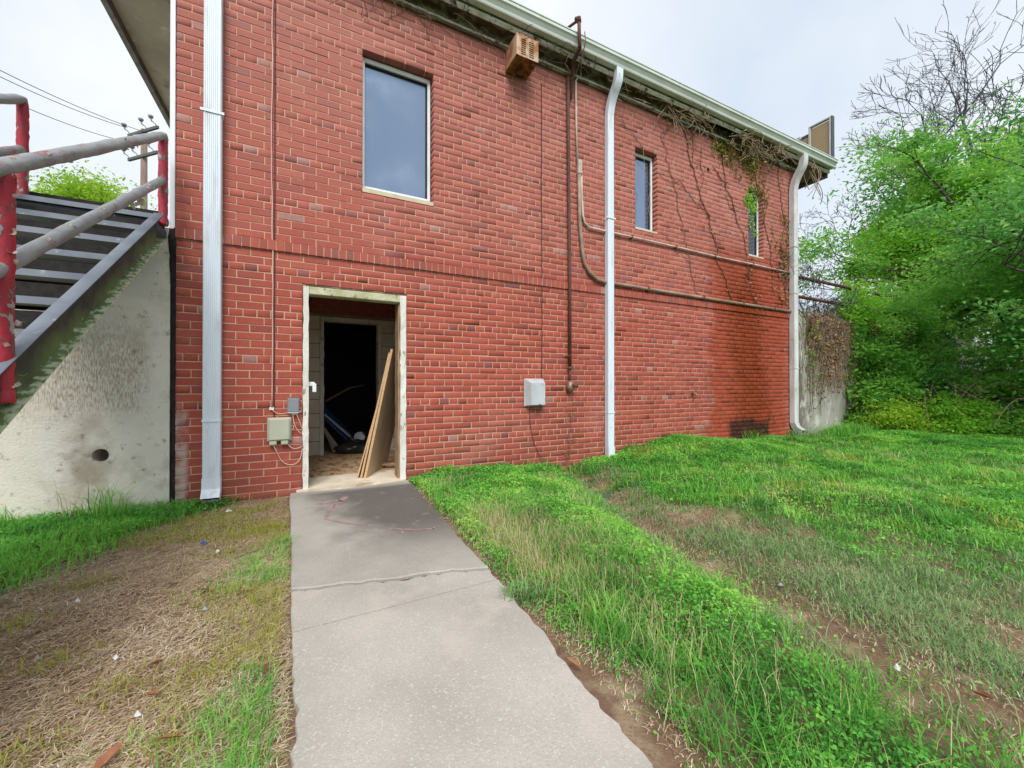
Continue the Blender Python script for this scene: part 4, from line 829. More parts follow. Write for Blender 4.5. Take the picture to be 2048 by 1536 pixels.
mb = MB(); P = [q0, wx(1164.5, 400, .03), (q1[0], -.03, 3.30), (q1[0] + .03, -.03, 3.20), (q1[0] + .11, -.03, zc1), (4.2, -.03, zc1), (5.0, -.028, zc1), (6, -.028, zc1 - .012), (7, -.03, zc1 - 0.005), (8.3, -.03, zc1 - .01)]; mb.tube(P, 0.015, 10); build(mb, 'run', 'conduit_light', t, True)
mb = MB(); p = wx(1159, 333, .035); mb.bbox(p[0] - .03, p[0] + .035, -.065, -.004, p[2] - .10, p[2] + .09, 0.01); build(mb, 'pull_box', 'conduit_light', t)
for x in (4.1, 5.0, 5.9, 6.9, 7.6): 
    mb = MB(); mb.bbox(x, x + 0.025, -0.048, -0.004, zc1 - 0.024, zc1 + 0.022, 0.002); build(mb, 'clip', 'rusty_pipe', t)
t = thing('conduit', 'lower brown conduit bending from the pull box to run along the brick belt', 'conduit', (3.3, -0.05, 2.4))
zb = BELT1 + 0.05
mb = MB(); q = wx(1158, 348, .03)
P = [(q[0], -.035, 3.9), (q[0] + .01, -.035, 3.2), (q[0] + .055, -.035, 2.80), (q[0] + .09, -.035, 2.66), (q[0] + .17, -.036, 2.55), (q[0] + .30, -.038, zb + .03), (q[0] + .45, -.04, zb + .012), (5, -.04, zb), (6.5, -.04, zb - .01), (8.3, -.04, zb - .02)]
mb.tube(P, 0.024, 12); build(mb, 'run', 'conduit', t, True)
for x in (4.4, 5.6, 6.6, 7.5):
    mb = MB(); mb.bbox(x, x + 0.03, -0.068, -0.004, zb - 0.03, zb + 0.03, 0.002); build(mb, 'clip', 'rusty_pipe', t)
# bolt hole plug
mb = MB(); mb.tube([(5.79, -0.004, 4.54), (5.79, 0.003, 4.54)], 0.032, 12); tag(build(mb, 'wall_plug', 'dark_hole'), 'small round dark hole cover between the two narrow windows', 'hole cover')

# ------------------------------------------------------------------ left concrete wall and steel stair
cw = thing('retaining_wall', 'weathered concrete stair wall with a round drain hole', 'wall', (-3.5, 0.1, 0))
hx, hz, hr = -1.487, 0.464, 0.052
mb = MB(); N = 24; sq = []
x0, x1, z0, z1, yf = -7.0, -1.055, -0.2, 2.368, 0.012
ring = [(hx + hr * math.cos(2 * math.pi * i / N), yf, hz + hr * math.sin(2 * math.pi * i / N)) for i in range(N)]
bs = 0.12; outer = []
for i in range(N):
    a = 2 * math.pi * i / N; k = bs / max(abs(math.cos(a)), abs(math.sin(a))); outer.append((hx + k * math.cos(a), yf, hz + k * math.sin(a)))
back = [(p[0], yf + 0.3, p[2] - 0.02) for p in ring]
mb.add(ring + outer + back, [(i, (i + 1) % N, N + (i + 1) % N, N + i) for i in range(N)] + [(2 * N + i, 2 * N + (i + 1) % N, (i + 1) % N, i) for i in range(N)])
a, b, c, d = hx - bs, hx + bs, hz - bs, hz + bs
for (p, q, r, s) in ((x0, a, z0, z1), (b, x1, z0, z1), (a, b, z0, c), (a, b, d, z1)): mb.add([(p, yf, r), (q, yf, r), (q, yf, s), (p, yf, s)], [(0, 1, 2, 3)])
mb.add([(x0, yf, z1), (x1, yf, z1), (x1, 0.24, z1), (x0, 0.24, z1), (x1, yf, z0), (x1, 0.24, z0)], [(0, 1, 2, 3), (4, 5, 2, 1)]); build(mb, 'face', 'old_concrete', cw)
mb = MB(); mb.tube([(hx, yf + 0.28, hz - .02), (hx, yf + 0.30, hz - .02)], hr * 1.1, 16); build(mb, 'drain', 'dark_hole', cw)
mb = MB(); vs = []; zz = np.linspace(0.0, 2.372, 60)
wl_ = np.interp(zz, [0, 1.2, 1.8, 2.1, 2.3, 2.372], [.002, .004, .014, .030, .040, .028]) + rng.normal(0, 0.0022, 60)
for i, z in enumerate(zz): vs += [(XA - 0.002 - wl_[i] - 0.008, 0.0075 + rng.normal(0, .0015), z), (XA + 0.004 + rng.normal(0, .0025), -0.004 + rng.normal(0, .001), z), (XA + 0.004, 0.06, z), (XA - 0.07, 0.06, z)]
mb.add(vs, [(4 * i + k, 4 * i + (k + 1) % 4, 4 * i + 4 + (k + 1) % 4, 4 * i + 4 + k) for i in range(59) for k in range(4)] + [(236, 237, 238, 239)]); build(mb, 'tar_joint', 'tar', cw)

st = thing('metal_staircase', 'black steel staircase with peeling red and grey pipe handrails', 'staircase', (-1.5, -2.4, 0))
def sz_(yd, z, slope): return lambda y: z + slope * ((y - CAMY) - yd)
ztop = sz_(2.359, 1.186, 0.70)
ya, yb = CAMY + 0.72, -0.30
XS = -1.075
for sx, nmx in ((XS, 'mossy_stringer'), (-1.99, 'stringer_steel')):
    hh = 0.225; n = 40; yy = np.linspace(ya, yb, n); mb = MB(); low = []
    pr = [(0.0, 0.0), (0.055, 0.0), (0.055, -0.010), (0.010, -0.012), (0.010, -hh + 0.012), (0.055, -hh + 0.010), (0.055, -hh), (0.0, -hh)]
    P = [(sx, y, ztop(y)) for y in yy]; mb.sweep(pr, P, lambda i: ((1, 0, 0), (0, 0, 1))); mb.attr['low'] = np.tile([-.35, -.35, -.3, -.25, 0.38, 0.5, 0.5, 0.3], n)
    sg_ = build(mb, 'stringer', nmx, st)
    mb = MB(); mb.sweep([(-.003, .0005), (.058, .0005), (.058, .005), (-.003, .005)], P, lambda i: ((1, 0, 0), (0, 0, 1))); build(mb, 'top_flange', 'lit_edge_steel', sg_)
nst = 0
y = yb + 0.10; z = ztop(yb) - 0.015
for i in range(13):
    yt = yb + 0.02 - i * 0.262; zt = ztop(yt) - 0.02
    if zt < 0.1: break
    mb = MB(); mb.prism([(yt - 0.02, zt - 0.034), (yt - 0.008, zt - 0.034), (yt - 0.008, zt - 0.012), (yt + 0.235, zt - 0.012), (yt + 0.235, zt), (yt - 0.02, zt)], 'x', -1.932, XS - 0.003); tr_ = build(mb, 'tread', 'stair_steel', st); mb = MB(); mb.box(-1.932, XS - 0.003, yt - 0.024, yt - 0.0205, zt - 0.034, zt + .001); build(mb, 'nosing', 'lit_edge_steel', tr_)
    mb = MB(); mb.box(-1.932, XS - 0.003, yt + 0.236, yt + 0.240, zt - 0.03, zt + 0.115); build(mb, 'riser', 'tar', st)  # riser plates coloured near black to paint in the shade between treads
mb = MB(); mb.box(-1.95, XS - 0.003, yb + 0.03, 0.008, ztop(yb) - 0.10, ztop(yb) - 0.04); build(mb, 'landing_plate', 'stair_steel', st)
rail = sz_(2.313, 1.893, 0.624); mid = sz_(2.375, 1.545, 0.636); XP = -1.06
yp1 = CAMY + 4.19; yp0 = CAMY + 2.275
rng2 = np.random.default_rng(5)
def ragged(pts, r, n=14, amp=0.0018):
    mb = MB(); mb.tube(pts, r, n); v = np.concatenate(mb.v); v += rng2.normal(0, amp, v.shape); mb.v = [v]; return mb
def line(p, q, n=30): p, q = np.array(p, float), np.array(q, float); return p + (q - p) * np.linspace(0, 1, n)[:, None]
yend = ya + 0.1
build(ragged(np.concatenate([line((XP, yend, rail(yend)), (XP, yp1 - 0.05, rail(yp1 - 0.05)), 50), [(XP, yp1 - 0.015, rail(yp1) - 0.008), (XP, yp1, rail(yp1) - 0.04)]]), 0.031), 'handrail', 'rail_grey', st, True)
build(ragged(line((XP, yend, mid(yend)), (XP, yp1 - 0.02, mid(yp1 - 0.02)), 50), 0.029), 'mid_rail', 'rail_grey', st, True)
for y, zb_ in ((yp1, 2.33), (yp0, 0.955), (CAMY + 0.85, 0.0)):
    p = build(ragged(line((XP, y, zb_), (XP, y, rail(y) - 0.02), 30), 0.031 if y != yp0 else 0.034), 'post', 'rail_red', st, True)
    mb = ragged(line((XP, y, zb_), (XP, y, zb_ + 0.05), 5), 0.037); build(mb, 'collar', 'rail_red', p, True)
mb = MB(); mb.box(XP - 0.05, XP + 0.015, yp0 - 0.06, yp0 + 0.06, 0.96, 1.02); build(mb, 'post_bracket', 'stringer_steel', st)
# rail on the far side of the stair
XF = -1.88
def railf(y): return 2.86 + 0.60 * (y + 0.2) + 0.22
zlp = CAMZ + (772 - 205) / 801 * (4.3 * math.cos(YAW) + XF * math.sin(YAW))
yl = -0.10
build(ragged(np.concatenate([line((XF, yend, zlp - 0.624 * (yl - yend)), (XF, yl - 0.05, zlp - 0.03), 50), [(XF, yl - 0.015, zlp - 0.01), (XF, yl, zlp - 0.045)]]), 0.031), 'handrail', 'rail_grey', st, True)
build(ragged(line((XF, yend, zlp - 0.37 - 0.624 * (yl - yend)), (XF, yl - 0.02, zlp - 0.38), 50), 0.029), 'mid_rail', 'rail_grey', st, True)
p = build(ragged(line((XF, yl, 2.25), (XF, yl, zlp - 0.03), 30), 0.031), 'post', 'rail_red', st, True); build(ragged(line((XF, yl, 2.33), (XF, yl, 2.40), 5), 0.040), 'collar', 'rail_red', p, True)
# curling paint flakes under the mid rail and on the near post
def flake(p, s, mat='paint_flake', name='paint_flake'):
    u = rng2.normal(0, 1, 3); u /= np.linalg.norm(u); w = np.cross(u, rng2.normal(0, 1, 3)); w /= np.linalg.norm(w); nn = np.cross(u, w); g = []
    for i in range(4):
        for j in range(3):
            a = (i - 1.5) / 1.5; g.append(p + u * a * s * (0.8 + .2 * rng2.random()) + w * (j - 1) * s * .55 * (0.7 + .3 * rng2.random()) + nn * a * a * s * .5)
    mb = MB(); mb.add(g, [(i * 3 + j, i * 3 + j + 1, i * 3 + j + 4, i * 3 + j + 3) for i in range(3) for j in range(2)]); build(mb, name, mat, st)
for k in range(10):
    y = yp1 - 0.38 - 0.28 * rng2.random(); flake(np.array([XP + 0.02 * rng2.normal(), y, mid(y) - 0.035 - 0.04 * rng2.random()]), 0.028)
for k in range(16):
    y = yend + (yp1 - yend) * (0.5 + 0.5 * rng2.random()); zz_ = (mid if k % 2 else rail)(y); flake(np.array([XP + 0.02, y, zz_ + rng2.choice([-.03, .03])]), 0.013)
for k in range(14): flake(np.array([XP + 0.036, yp0 + 0.02 * rng2.normal(), 1.0 + 0.9 * rng2.random()]), 0.016)

# ------------------------------------------------------------------ sign box on the roof edge
sb = thing('roof_sign', 'back of a brown roof sign with a grey metal frame above the far gutter end', 'sign', (9.15, 0.5, 5.38))
X = 9.15; y0, y1, ym = -0.20, 1.9, 0.18; zt, zt2 = 6.30, 6.18
for a, b, zz_ in ((y0 + 0.035, ym - 0.02, zt), (ym + 0.02, y1 - 0.03, zt2)):
    mb = MB(); mb.box(X, X + 0.03, a, b, 5.42, zz_ - 0.035); build(mb, 'panel', 'sign_board', sb)
mb = MB(); mb.bbox(X - 0.02, X + 0.05, y0, y0 + 0.034, 5.39, zt); mb.bbox(X - 0.02, X + 0.05, ym - 0.019, ym + 0.019, 5.39, zt); mb.bbox(X - 0.02, X + 0.05, y1 - 0.029, y1, 5.39, zt2); build(mb, 'post', 'sign_frame', sb)
mb = MB(); mb.bbox(X - 0.022, X + 0.052, y0, ym + 0.02, zt + 0.001, zt + 0.03); mb.bbox(X - 0.05, X + 0.06, ym + 0.16, y1, zt2 - 0.03, zt2 + 0.03); build(mb, 'top_rail', 'sign_frame', sb)
mb = MB(); mb.bbox(X - 0.022, X + 0.07, y0 - 0.02, y0 - 0.001, 5.39, zt + 0.03); build(mb, 'edge_strip', 'sign_edge', sb)
mb = MB(); mb.bbox(X - 0.01, X + 0.03, ym + 0.03, ym + 0.15, zt2 - 0.03, zt2 + 0.02); build(mb, 'bracket', 'sign_edge', sb)

# ------------------------------------------------------------------ right-hand wall and rails
rw = thing('retaining_wall', 'pale concrete wall hung with dead vines beyond the brick corner', 'wall', (11, 0.1, 0))
mb = MB(); mb.bbox(8.34, 22, 0.03, 0.28, -0.2, 2.36, 0.01); build(mb, 'face', 'stained_concrete', rw)
mb = MB(); vs = []
for i, z in enumerate(np.linspace(0, 2.3, 40)): vs += [(XB - 0.003, 0.004 + rng.normal(0, .002), z), (XB + 0.05 + rng.normal(0, .012), 0.022, z), (XB + 0.04, 0.06, z)]
mb.add(vs, [(3 * i + k, 3 * i + (k + 1) % 3, 3 * i + 3 + (k + 1) % 3, 3 * i + 3 + k) for i in range(39) for k in range(3)]); build(mb, 'tar_joint', 'tar', rw)
pr_ = thing('pipe_railing', 'rusty pipe railing on top of the vine covered wall', 'railing', (12, 0.15, 2.3))
for z in (3.17, 2.78):
    mb = MB(); mb.tube([(8.30, 0.12, z), (12, 0.13, z), (17, 0.13, z)], 0.032, 10); build(mb, 'rail', 'rusty_pipe', pr_, True)
for x in (8.36, 11.2, 14.2, 17):
    mb = MB(); mb.tube([(x, 0.13, 2.34), (x, 0.13, 3.17)], 0.03, 10); build(mb, 'post', 'rusty_pipe', pr_, True)
# green hoop barrier in the far grass
hb = thing('hoop_barrier', 'low green pipe hoop barrier at the edge of the thicket', 'barrier', (11, -2.0, 0))
p0 = px(2024, 905, 7.3); p1 = px(1890, 870, 8.3); p0[2] = 0.05; p1[2] = 0.05; up = np.array([0, 0, 0.60]); mb = MB()
mb.tube(np.concatenate([[p0, p0 + up * .85], bez(p0 + up * .85, p0 + up, p0 + up + (p1 - p0) * .1, 6)[1:], bez(p1 + up + (p0 - p1) * .1, p1 + up, p1 + up * .85, 6), [p1]]), 0.021, 8); build(mb, 'hoop', 'green_pipe', hb, True)
q = np.array([0, 0, .3]); mb = MB(); mb.tube([p0 + q, p1 + q], 0.014, 6); build(mb, 'bar', 'green_pipe', hb)
for t_ in (0.25, 0.5, 0.75):
    mb = MB(); mb.tube([p0 + (p1 - p0) * t_ + up, p0 + (p1 - p0) * t_], 0.010, 6); build(mb, 'upright', 'green_pipe', hb)

# ------------------------------------------------------------------ utility pole
pp = px(286, 265, 18.0); base = (pp[0], pp[1], 0.0)
up_ = thing('utility_pole', 'wooden utility pole with two crossarms beyond the stair', 'utility pole', base)
mb = MB(); mb.tube([(pp[0], pp[1], 0), (pp[0], pp[1], pp[2] + 0.15)], [0.17, 0.115], 12); build(mb, 'shaft', 'pole_wood', up_, True)
dv = np.array([0.7, -0.7, 0]); dv /= np.linalg.norm(dv)
def arm(zoff, half, ins, name='crossarm'):
    c = np.array([pp[0], pp[1] - 0.14, pp[2] + zoff]); s = np.array([dv[1], -dv[0], 0])
    mb = MB(); mb.sweep([(-.045, -.06), (.045, -.06), (.045, .06), (-.045, .06)], [c - dv * half, c + dv * half], lambda i: (s, (0, 0, 1))); a = build(mb, name, 'crossarm_wood', up_)
    for t_ in ins:
        q = c + dv * half * t_; mb = MB(); mb.tube([q + (0, 0, .05), q + (-.05, 0, .16), q + (-.17, 0, .24), q + (-.2, 0, .36)], [.018, .018, .03, .04], 8); mb.tube([q + (-.2, 0, .34), q + (-.2, 0, .40), q + (-.2, 0, .46), q + (-.2, 0, .50)], [.05, .095, .095, .04], 10); build(mb, 'insulator', 'insulator', a, True)
arm(-1.10, 0.98, (-0.95, -0.35, 0.75)); arm(0.0, 1.0, (-0.9, 0.25, 0.9))
for i, ((xa_, ya_), (xb_, yb_), lab) in enumerate((((292, 262), (-260, 2), 'topmost power line running to the utility pole'), ((252, 252), (-260, 18), 'middle power line running to the utility pole'), ((226, 274), (-260, 62), 'lowest power line running to the utility pole'))):
    a = px(xa_, ya_ + 2, 17.6); b = px(xb_, yb_, 9.0); tt = np.linspace(0, 1, 24)[:, None]; P = a + (b - a) * tt; P[:, 2] -= (0.25 * 4 * (tt * (1 - tt)))[:, 0]
    cable(P, 0.012, 'cable_black', 'power_line', lab, 5, 'power line')

# ------------------------------------------------------------------ vegetation generators
def leaves(C, size, nrm_bias, tone, aspect=0.5, fold=0.25, droop=None):
    """rhombic folded leaves at C (n,3); returns verts, tri faces, tone"""
    n = len(C); d = rng.normal(0, 1, (n, 3))
    d[:, 2] *= 0.6
    if droop is not None: d[:, 2] += droop
    d /= np.linalg.norm(d, axis=1)[:, None]; nn = rng.normal(0, 1, (n, 3)) * 0.8 + nrm_bias
    s = np.cross(d, nn); s /= np.linalg.norm(s, axis=1)[:, None] + 1e-9; nn = np.cross(s, d)
    L = (size * (0.6 + 0.8 * rng.random(n)))[:, None]; W = L * aspect
    a = C - d * L * .5; b = C + d * L * .5; m = C - d * L * .08; l = m + s * W * .5 + nn * W * fold; r = m - s * W * .5 + nn * W * fold
    V = np.stack([a, l, b, r], 1).reshape(-1, 3); i = np.arange(n)[:, None] * 4
    F = np.concatenate([i + [0, 2, 1], i + [0, 3, 2]], 0); return V, F, np.repeat(tone, 4)
def segs_mesh(S, n=5):
    """S: list of (p0,p1,r0,r1) -> verts, quads"""
    P0 = np.array([s[0] for s in S]); P1 = np.array([s[1] for s in S]); r0 = np.array([s[2] for s in S]); r1 = np.array([s[3] for s in S])
    d = P1 - P0; d /= np.linalg.norm(d, axis=1)[:, None] + 1e-9; h = np.where(np.abs(d[:, 2:3]) < 0.9, [[0, 0, 1.]], [[1., 0, 0]]); u = np.cross(h, d); u /= np.linalg.norm(u, axis=1)[:, None]; w = np.cross(d, u)
    a = np.arange(n) * 2 * math.pi / n; ring = u[:, None] * np.cos(a)[None, :, None] + w[:, None] * np.sin(a)[None, :, None]
    V = np.concatenate([P0[:, None] + ring * r0[:, None, None], P1[:, None] + ring * r1[:, None, None]], 1).reshape(-1, 3)
    i = np.arange(len(S))[:, None, None] * 2 * n; k = np.arange(n)[None, :, None]; q = np.concatenate([k, (k + 1) % n, n + (k + 1) % n, n + k], 2); return V, (i + q).reshape(-1, 4)
def grow(p, d, L, r, depth, S, tips, spread=0.55, up=0.12, nseg=4, kids=(2, 3), taper=0.75, shrink=0.72, wob=0.16):
    p = np.array(p, float); d = np.array(d, float); d /= np.linalg.norm(d)
    for i in range(nseg):
        q = p + d * L / nseg; S.append((p, q, r * (1 - (1 - taper) * i / nseg), r * (1 - (1 - taper) * (i + 1) / nseg)))
        p = q; d = d + rng.normal(0, wob, 3) + np.array([0, 0, up * 0.3]); d /= np.linalg.norm(d)
        if depth > 0 and i >= 1 and i < nseg - 1 and rng.random() < 0.75:
            e = d + rng.normal(0, spread, 3) + np.array([0, 0, up]); grow(p, e, L * shrink * (0.6 + 0.4 * rng.random()), r * taper * 0.55, depth - 1, S, tips, spread, up, nseg, kids, taper, shrink, wob)
    if depth == 0: tips.append(p); return
    for k in range(rng.integers(kids[0], kids[1] + 1)):
        e = d + rng.normal(0, spread, 3) + np.array([0, 0, up]); grow(p, e, L * shrink * (0.7 + 0.5 * rng.random()), r * taper * 0.7, depth - 1, S, tips, spread, up, nseg, kids, taper, shrink, wob)
import zlib
def seeded(f):
    def g(label, *a, **k):
        global rng
        keep_ = rng; rng = np.random.default_rng(zlib.crc32(label.encode()) + SEEDS.get(label[:12], 0)); r_ = f(label, *a, **k); rng = keep_; return r_
    return g
SEEDS = {'bright green': 43, 'tall mid gre': 4, 'yellow-green': 17, 'deep green t': 4, 'blue-green t': 55, 'dark evergre': 27, 'light green ': 43, 'leafless tre': 20, 'tall leafles': 21, 'slim leafles': 3}
@seeded
def tree(label, base, height, r, mat, nleaf, leaf, depth=3, spread=0.55, clump=0.45, bark='bark', lean=(0, 0, 1), tlen=0.35, bias=(0, 0, .7), name='tree', group=None, aspect=0.5, shrink=0.72):
    base = np.array(base, float); S, tips = [], []
    grow(base - (0, 0, 0.1), lean, height * tlen, r, depth, S, tips, spread, 0.18, shrink=shrink); tips = np.array(tips)
    top = max(tips[:, 2].max() - base[2], .1); f = height / top
    sc_ = lambda q: base + (np.asarray(q) - base) * f
    t = thing(name, label, 'tree', tuple(base), group); V, F = segs_mesh([(sc_(a), sc_(b), c, d) for a, b, c, d in S], 5); arrays('trunk', V, F, bark, t, smooth=True)
    if nleaf:
        T = sc_(tips); wt = rng.gamma(1.1, 1, len(T)) + .08; k = rng.choice(len(T), nleaf, p=wt / wt.sum()); C = T[k] + rng.normal(0, clump, (nleaf, 3)) * np.array([1, 1, .6]) * (.6 + .8 * rng.random((len(T), 1)))[k]; ct = rng.normal(0.5, 0.26, len(T))
        tn = np.clip(ct[k] + rng.normal(0, .16, nleaf), 0, 1); V, F, tt = leaves(C, leaf, np.array(bias), tn, aspect); arrays('crown', V, F, mat, t, tt)
    return t
@seeded
def shrub(label, base, radii, mat, nleaf, leaf, nclump=60, csig=0.16, stems=14, bark='bark', bias=(0, -.3, .6), name='shrub', cat='shrub', aspect=0.45, group=None, hollow=0.35):
    base = np.array(base, float); radii = np.array(radii, float); u = rng.normal(0, 1, (nclump, 3)); u /= np.linalg.norm(u, axis=1)[:, None]; u[:, 2] = np.abs(u[:, 2]) * 1.0
    rad = (hollow + (1 - hollow) * rng.random(nclump))[:, None]; K = base + u * radii * rad * (0.8 + .35 * rng.random((nclump, 1))); K[:, 2] += 0.05 * radii[2]
    t = thing(name, label, cat, tuple(base), group); S = []
    for i in range(stems):
        q = K[rng.integers(0, nclump)]; b = base + np.array([rng.normal(0, .15) * radii[0], rng.normal(0, .15) * radii[1], -.05]); m = (b + q) / 2 + rng.normal(0, .12, 3); P = bez(b, m, q, 5)
        for a, c in zip(P[:-1], P[1:]): S.append((a, c, .013, .009))
        for k in range(3):
            a = P[rng.integers(1, 5)]; S.append((a, a + rng.normal(0, .22, 3) + (0, 0, .12), .006, .003))
    V, F = segs_mesh(S, 4); arrays('stem', V, F, bark, t, smooth=True)
    k = rng.integers(0, nclump, nleaf); C = K[k] + rng.normal(0, csig, (nleaf, 3)) * np.array([1, 1, .6]); C[:, 2] = np.maximum(C[:, 2], base[2] + .01)
    ct = rng.normal(0.5, 0.17, nclump); V, F, tt = leaves(C, leaf, np.array(bias), np.clip(ct[k] + rng.normal(0, .15, nleaf), 0, 1), aspect); arrays('foliage', V, F, mat, t, tt); return t

# trees of the thicket on the right (terrace level 2.25 behind the wall, ground level in front of it)
tree('bright green tree leaning over the pipe railing behind the concrete wall', (16.7, 1.8, 2.2), 5.4, 0.12, 'leaf_bright', 52000, 0.11, 4, 0.62, 0.27, tlen=.30)
tree('tall mid green tree rising at the back of the thicket', (17.0, -0.4, 0.0), 8.3, 0.17, 'leaf_mid', 56000, 0.115, 4, 0.60, 0.27, tlen=.30)
tree('yellow-green tree with a rounded crown behind the pipe railing', (20.2, 3.3, 2.2), 6.0, 0.11, 'leaf_yellow', 30000, 0.12, 4, 0.65, 0.36, tlen=.28)
tree('deep green tree with drooping feathery branches over the brambles', (13.6, -2.0, 0.0), 6.0, 0.13, 'leaf_mid', 56000, 0.085, 4, 0.66, 0.27, tlen=.34, aspect=.4)
tree('blue-green tree with dense crown at the near end of the thicket', (13.0, -3.6, 0.0), 6.4, 0.13, 'leaf_deep', 48000, 0.085, 4, 0.66, 0.27, tlen=.33)
tree('dark evergreen tree half hidden behind the tall mid green tree', (21.5, 1.2, 2.0), 8.0, 0.2, 'leaf_deep', 30000, 0.15, 4, 0.55, 0.55, tlen=.30)
# bare trees
@seeded
def bare(label, base, height, r, lean, depth=7, spread=0.42):
    base = np.array(base, float); S, tips = [], []
    grow(base, lean, height * 0.26, r, depth, S, tips, spread, 0.04, 3, (2, 2), 0.78, 0.74, 0.13); T = np.array(tips); f = height / (T[:, 2].max() - base[2])
    t = thing('bare_tree', label, 'tree', tuple(base)); V, F = segs_mesh([(base + (a - base) * f, base + (b - base) * f, max(c, .009), max(d, .007)) for a, b, c, d in S], 4); arrays('branches', V, F, 'bark_grey', t, smooth=True)
    n = 500; k = rng.integers(0, len(T), n); V, F, tt = leaves(base + (T[k] - base) * f + rng.normal(0, .12, (n, 3)), 0.06, np.array((0, 0, .5)), rng.random(n)); arrays('bud_leaves', V, F, 'leaf_mid', t, tt)
bare('leafless tree with wide dark branches spreading over the bright green tree', (22.9, 3.6, 2.0), 11.6, 0.15, (-.12, -.05, 1))
bare('tall leafless tree standing deepest behind the thicket', (25.0, 1.2, 2.0), 17.0, 0.20, (-.1, -.05, 1))
bare('slim leafless tree reaching its branches toward the far gutter end', (26.5, 5.6, 2.0), 9.5, 0.13, (-.1, 0, 1))
bare('small leafless tree behind the pipe railing near the brick corner', (14.5, 5.5, 2.0), 3.4, 0.06, (-.2, 0, 1), 5)
# tree beyond the stair
q = px(120, 430, 17.0); tree('light green tree showing above the stair treads', (q[0], q[1], 2.2), CAMZ + (772 - 318) / 801 * 17 - 3.3, 0.16, 'leaf_yellow', 42000, 0.13, 4, 0.7, 0.40, tlen=.55, shrink=.62)
# shrubs in front of and over the right wall
SHR = [((10.75, -0.45, 0.1), (0.75, 0.5, 2.25), 'leaf_mid', 9000, .085, 'ivy-like shrub climbing the concrete wall beside the dead vines'),
       ((11.9, -0.6, 0.1), (0.9, 0.7, 1.5), 'leaf_deep', 8000, .08, 'dark shrub at the foot of the ivy covered wall'),
       ((12.6, -1.5, 0.1), (0.9, 0.8, 1.9), 'leaf_mid', 7000, .10, 'broad leaved shrub with star shaped leaf tufts in the thicket'),
       ((12.1, -2.7, 0.1), (0.8, 0.7, 1.75), 'leaf_mid', 7000, .09, 'upright sapling shrub behind the green hoop barrier'),
       ((11.2, -1.35, 0.1), (0.8, 0.6, 0.75), 'leaf_bright', 6000, .07, 'low bright weed clump before the brambles'),
       ((10.3, -0.75, 0.1), (0.65, 0.5, 0.65), 'leaf_yellow', 5000, .06, 'yellow-green weed clump under the dead vines'),
       ((11.3, -2.3, 0.1), (0.7, 0.5, 0.6), 'leaf_mid', 5000, .06, 'low green weed clump around the hoop barrier'),
       ((11.0, -3.1, 0.1), (0.7, 0.6, 0.85), 'leaf_mid', 5000, .07, 'leafy weed clump at the open end of the hoop barrier'),
       ((10.9, 0.15, 2.3), (0.9, 0.4, 0.95), 'leaf_bright', 6000, .075, 'leafy creeper bunched on the pipe railing'),
       ((13.2, 0.2, 2.2), (1.5, 0.6, 1.3), 'leaf_mid', 9000, .085, 'bush spilling over the top of the wall below the bright tree'),
       ((14.2, -1.2, 0.0), (1.2, 1.0, 2.6), 'leaf_deep', 9000, .09, 'tall dark bush deep inside the thicket'),
       ((15.6, -2.4, 0.0), (1.6, 1.2, 3.0), 'leaf_deep', 9000, .11, 'broad dark bush filling the back of the thicket'),
       ((14.6, 0.4, 2.2), (1.8, 0.7, 1.6), 'leaf_mid', 9000, .10, 'spreading bush on the terrace behind the ivy covered wall'),
       ((12.9, -3.9, 0.0), (1.2, 0.9, 2.6), 'leaf_deep', 9000, .08, 'tall dark bush beyond the hoop barrier')]
for b, r, m, n, s, lab in SHR: shrub(lab, b, r, m, n, s, nclump=int(50 + 20 * r[0] * r[2]), csig=.13)
# brambles: bare arching canes
def canes(label, base, n, reach, h, name='bramble', mat='vine_pale', r=.006):
    S = []
    for i in range(n):
        b = np.array(base) + rng.normal(0, .35, 3) * (1, .6, 0); e = b + rng.normal(0, reach, 3) * (1, .6, 0) + (0, 0, rng.random() * h * .6); m = (b + e) / 2 + (rng.normal(0, .2), rng.normal(0, .2), h * (0.4 + .7 * rng.random())); P = bez(b, m, e, 9)
        for a, c in zip(P[:-1], P[1:]): S.append((a, c, r, r * .8))
        for k in range(4): a = P[rng.integers(2, 9)]; S.append((a, a + rng.normal(0, .16, 3), r * .6, r * .4))
    V, F = segs_mesh(S, 4); o = arrays(name, V, F, mat, smooth=True); return tag(o, label, 'bramble')
canes('tangle of bare bramble canes below the brown leaf drift', (12.0, -1.0, 0.1), 60, .8, 1.3)
canes('thin bare canes arching behind the hoop barrier', (12.2, -2.6, 0.1), 60, .8, 1.2)
canes('bare twigs massed over the top of the concrete wall', (9.7, .3, 2.3), 70, .75, .9, mat='bark_grey', r=.005)

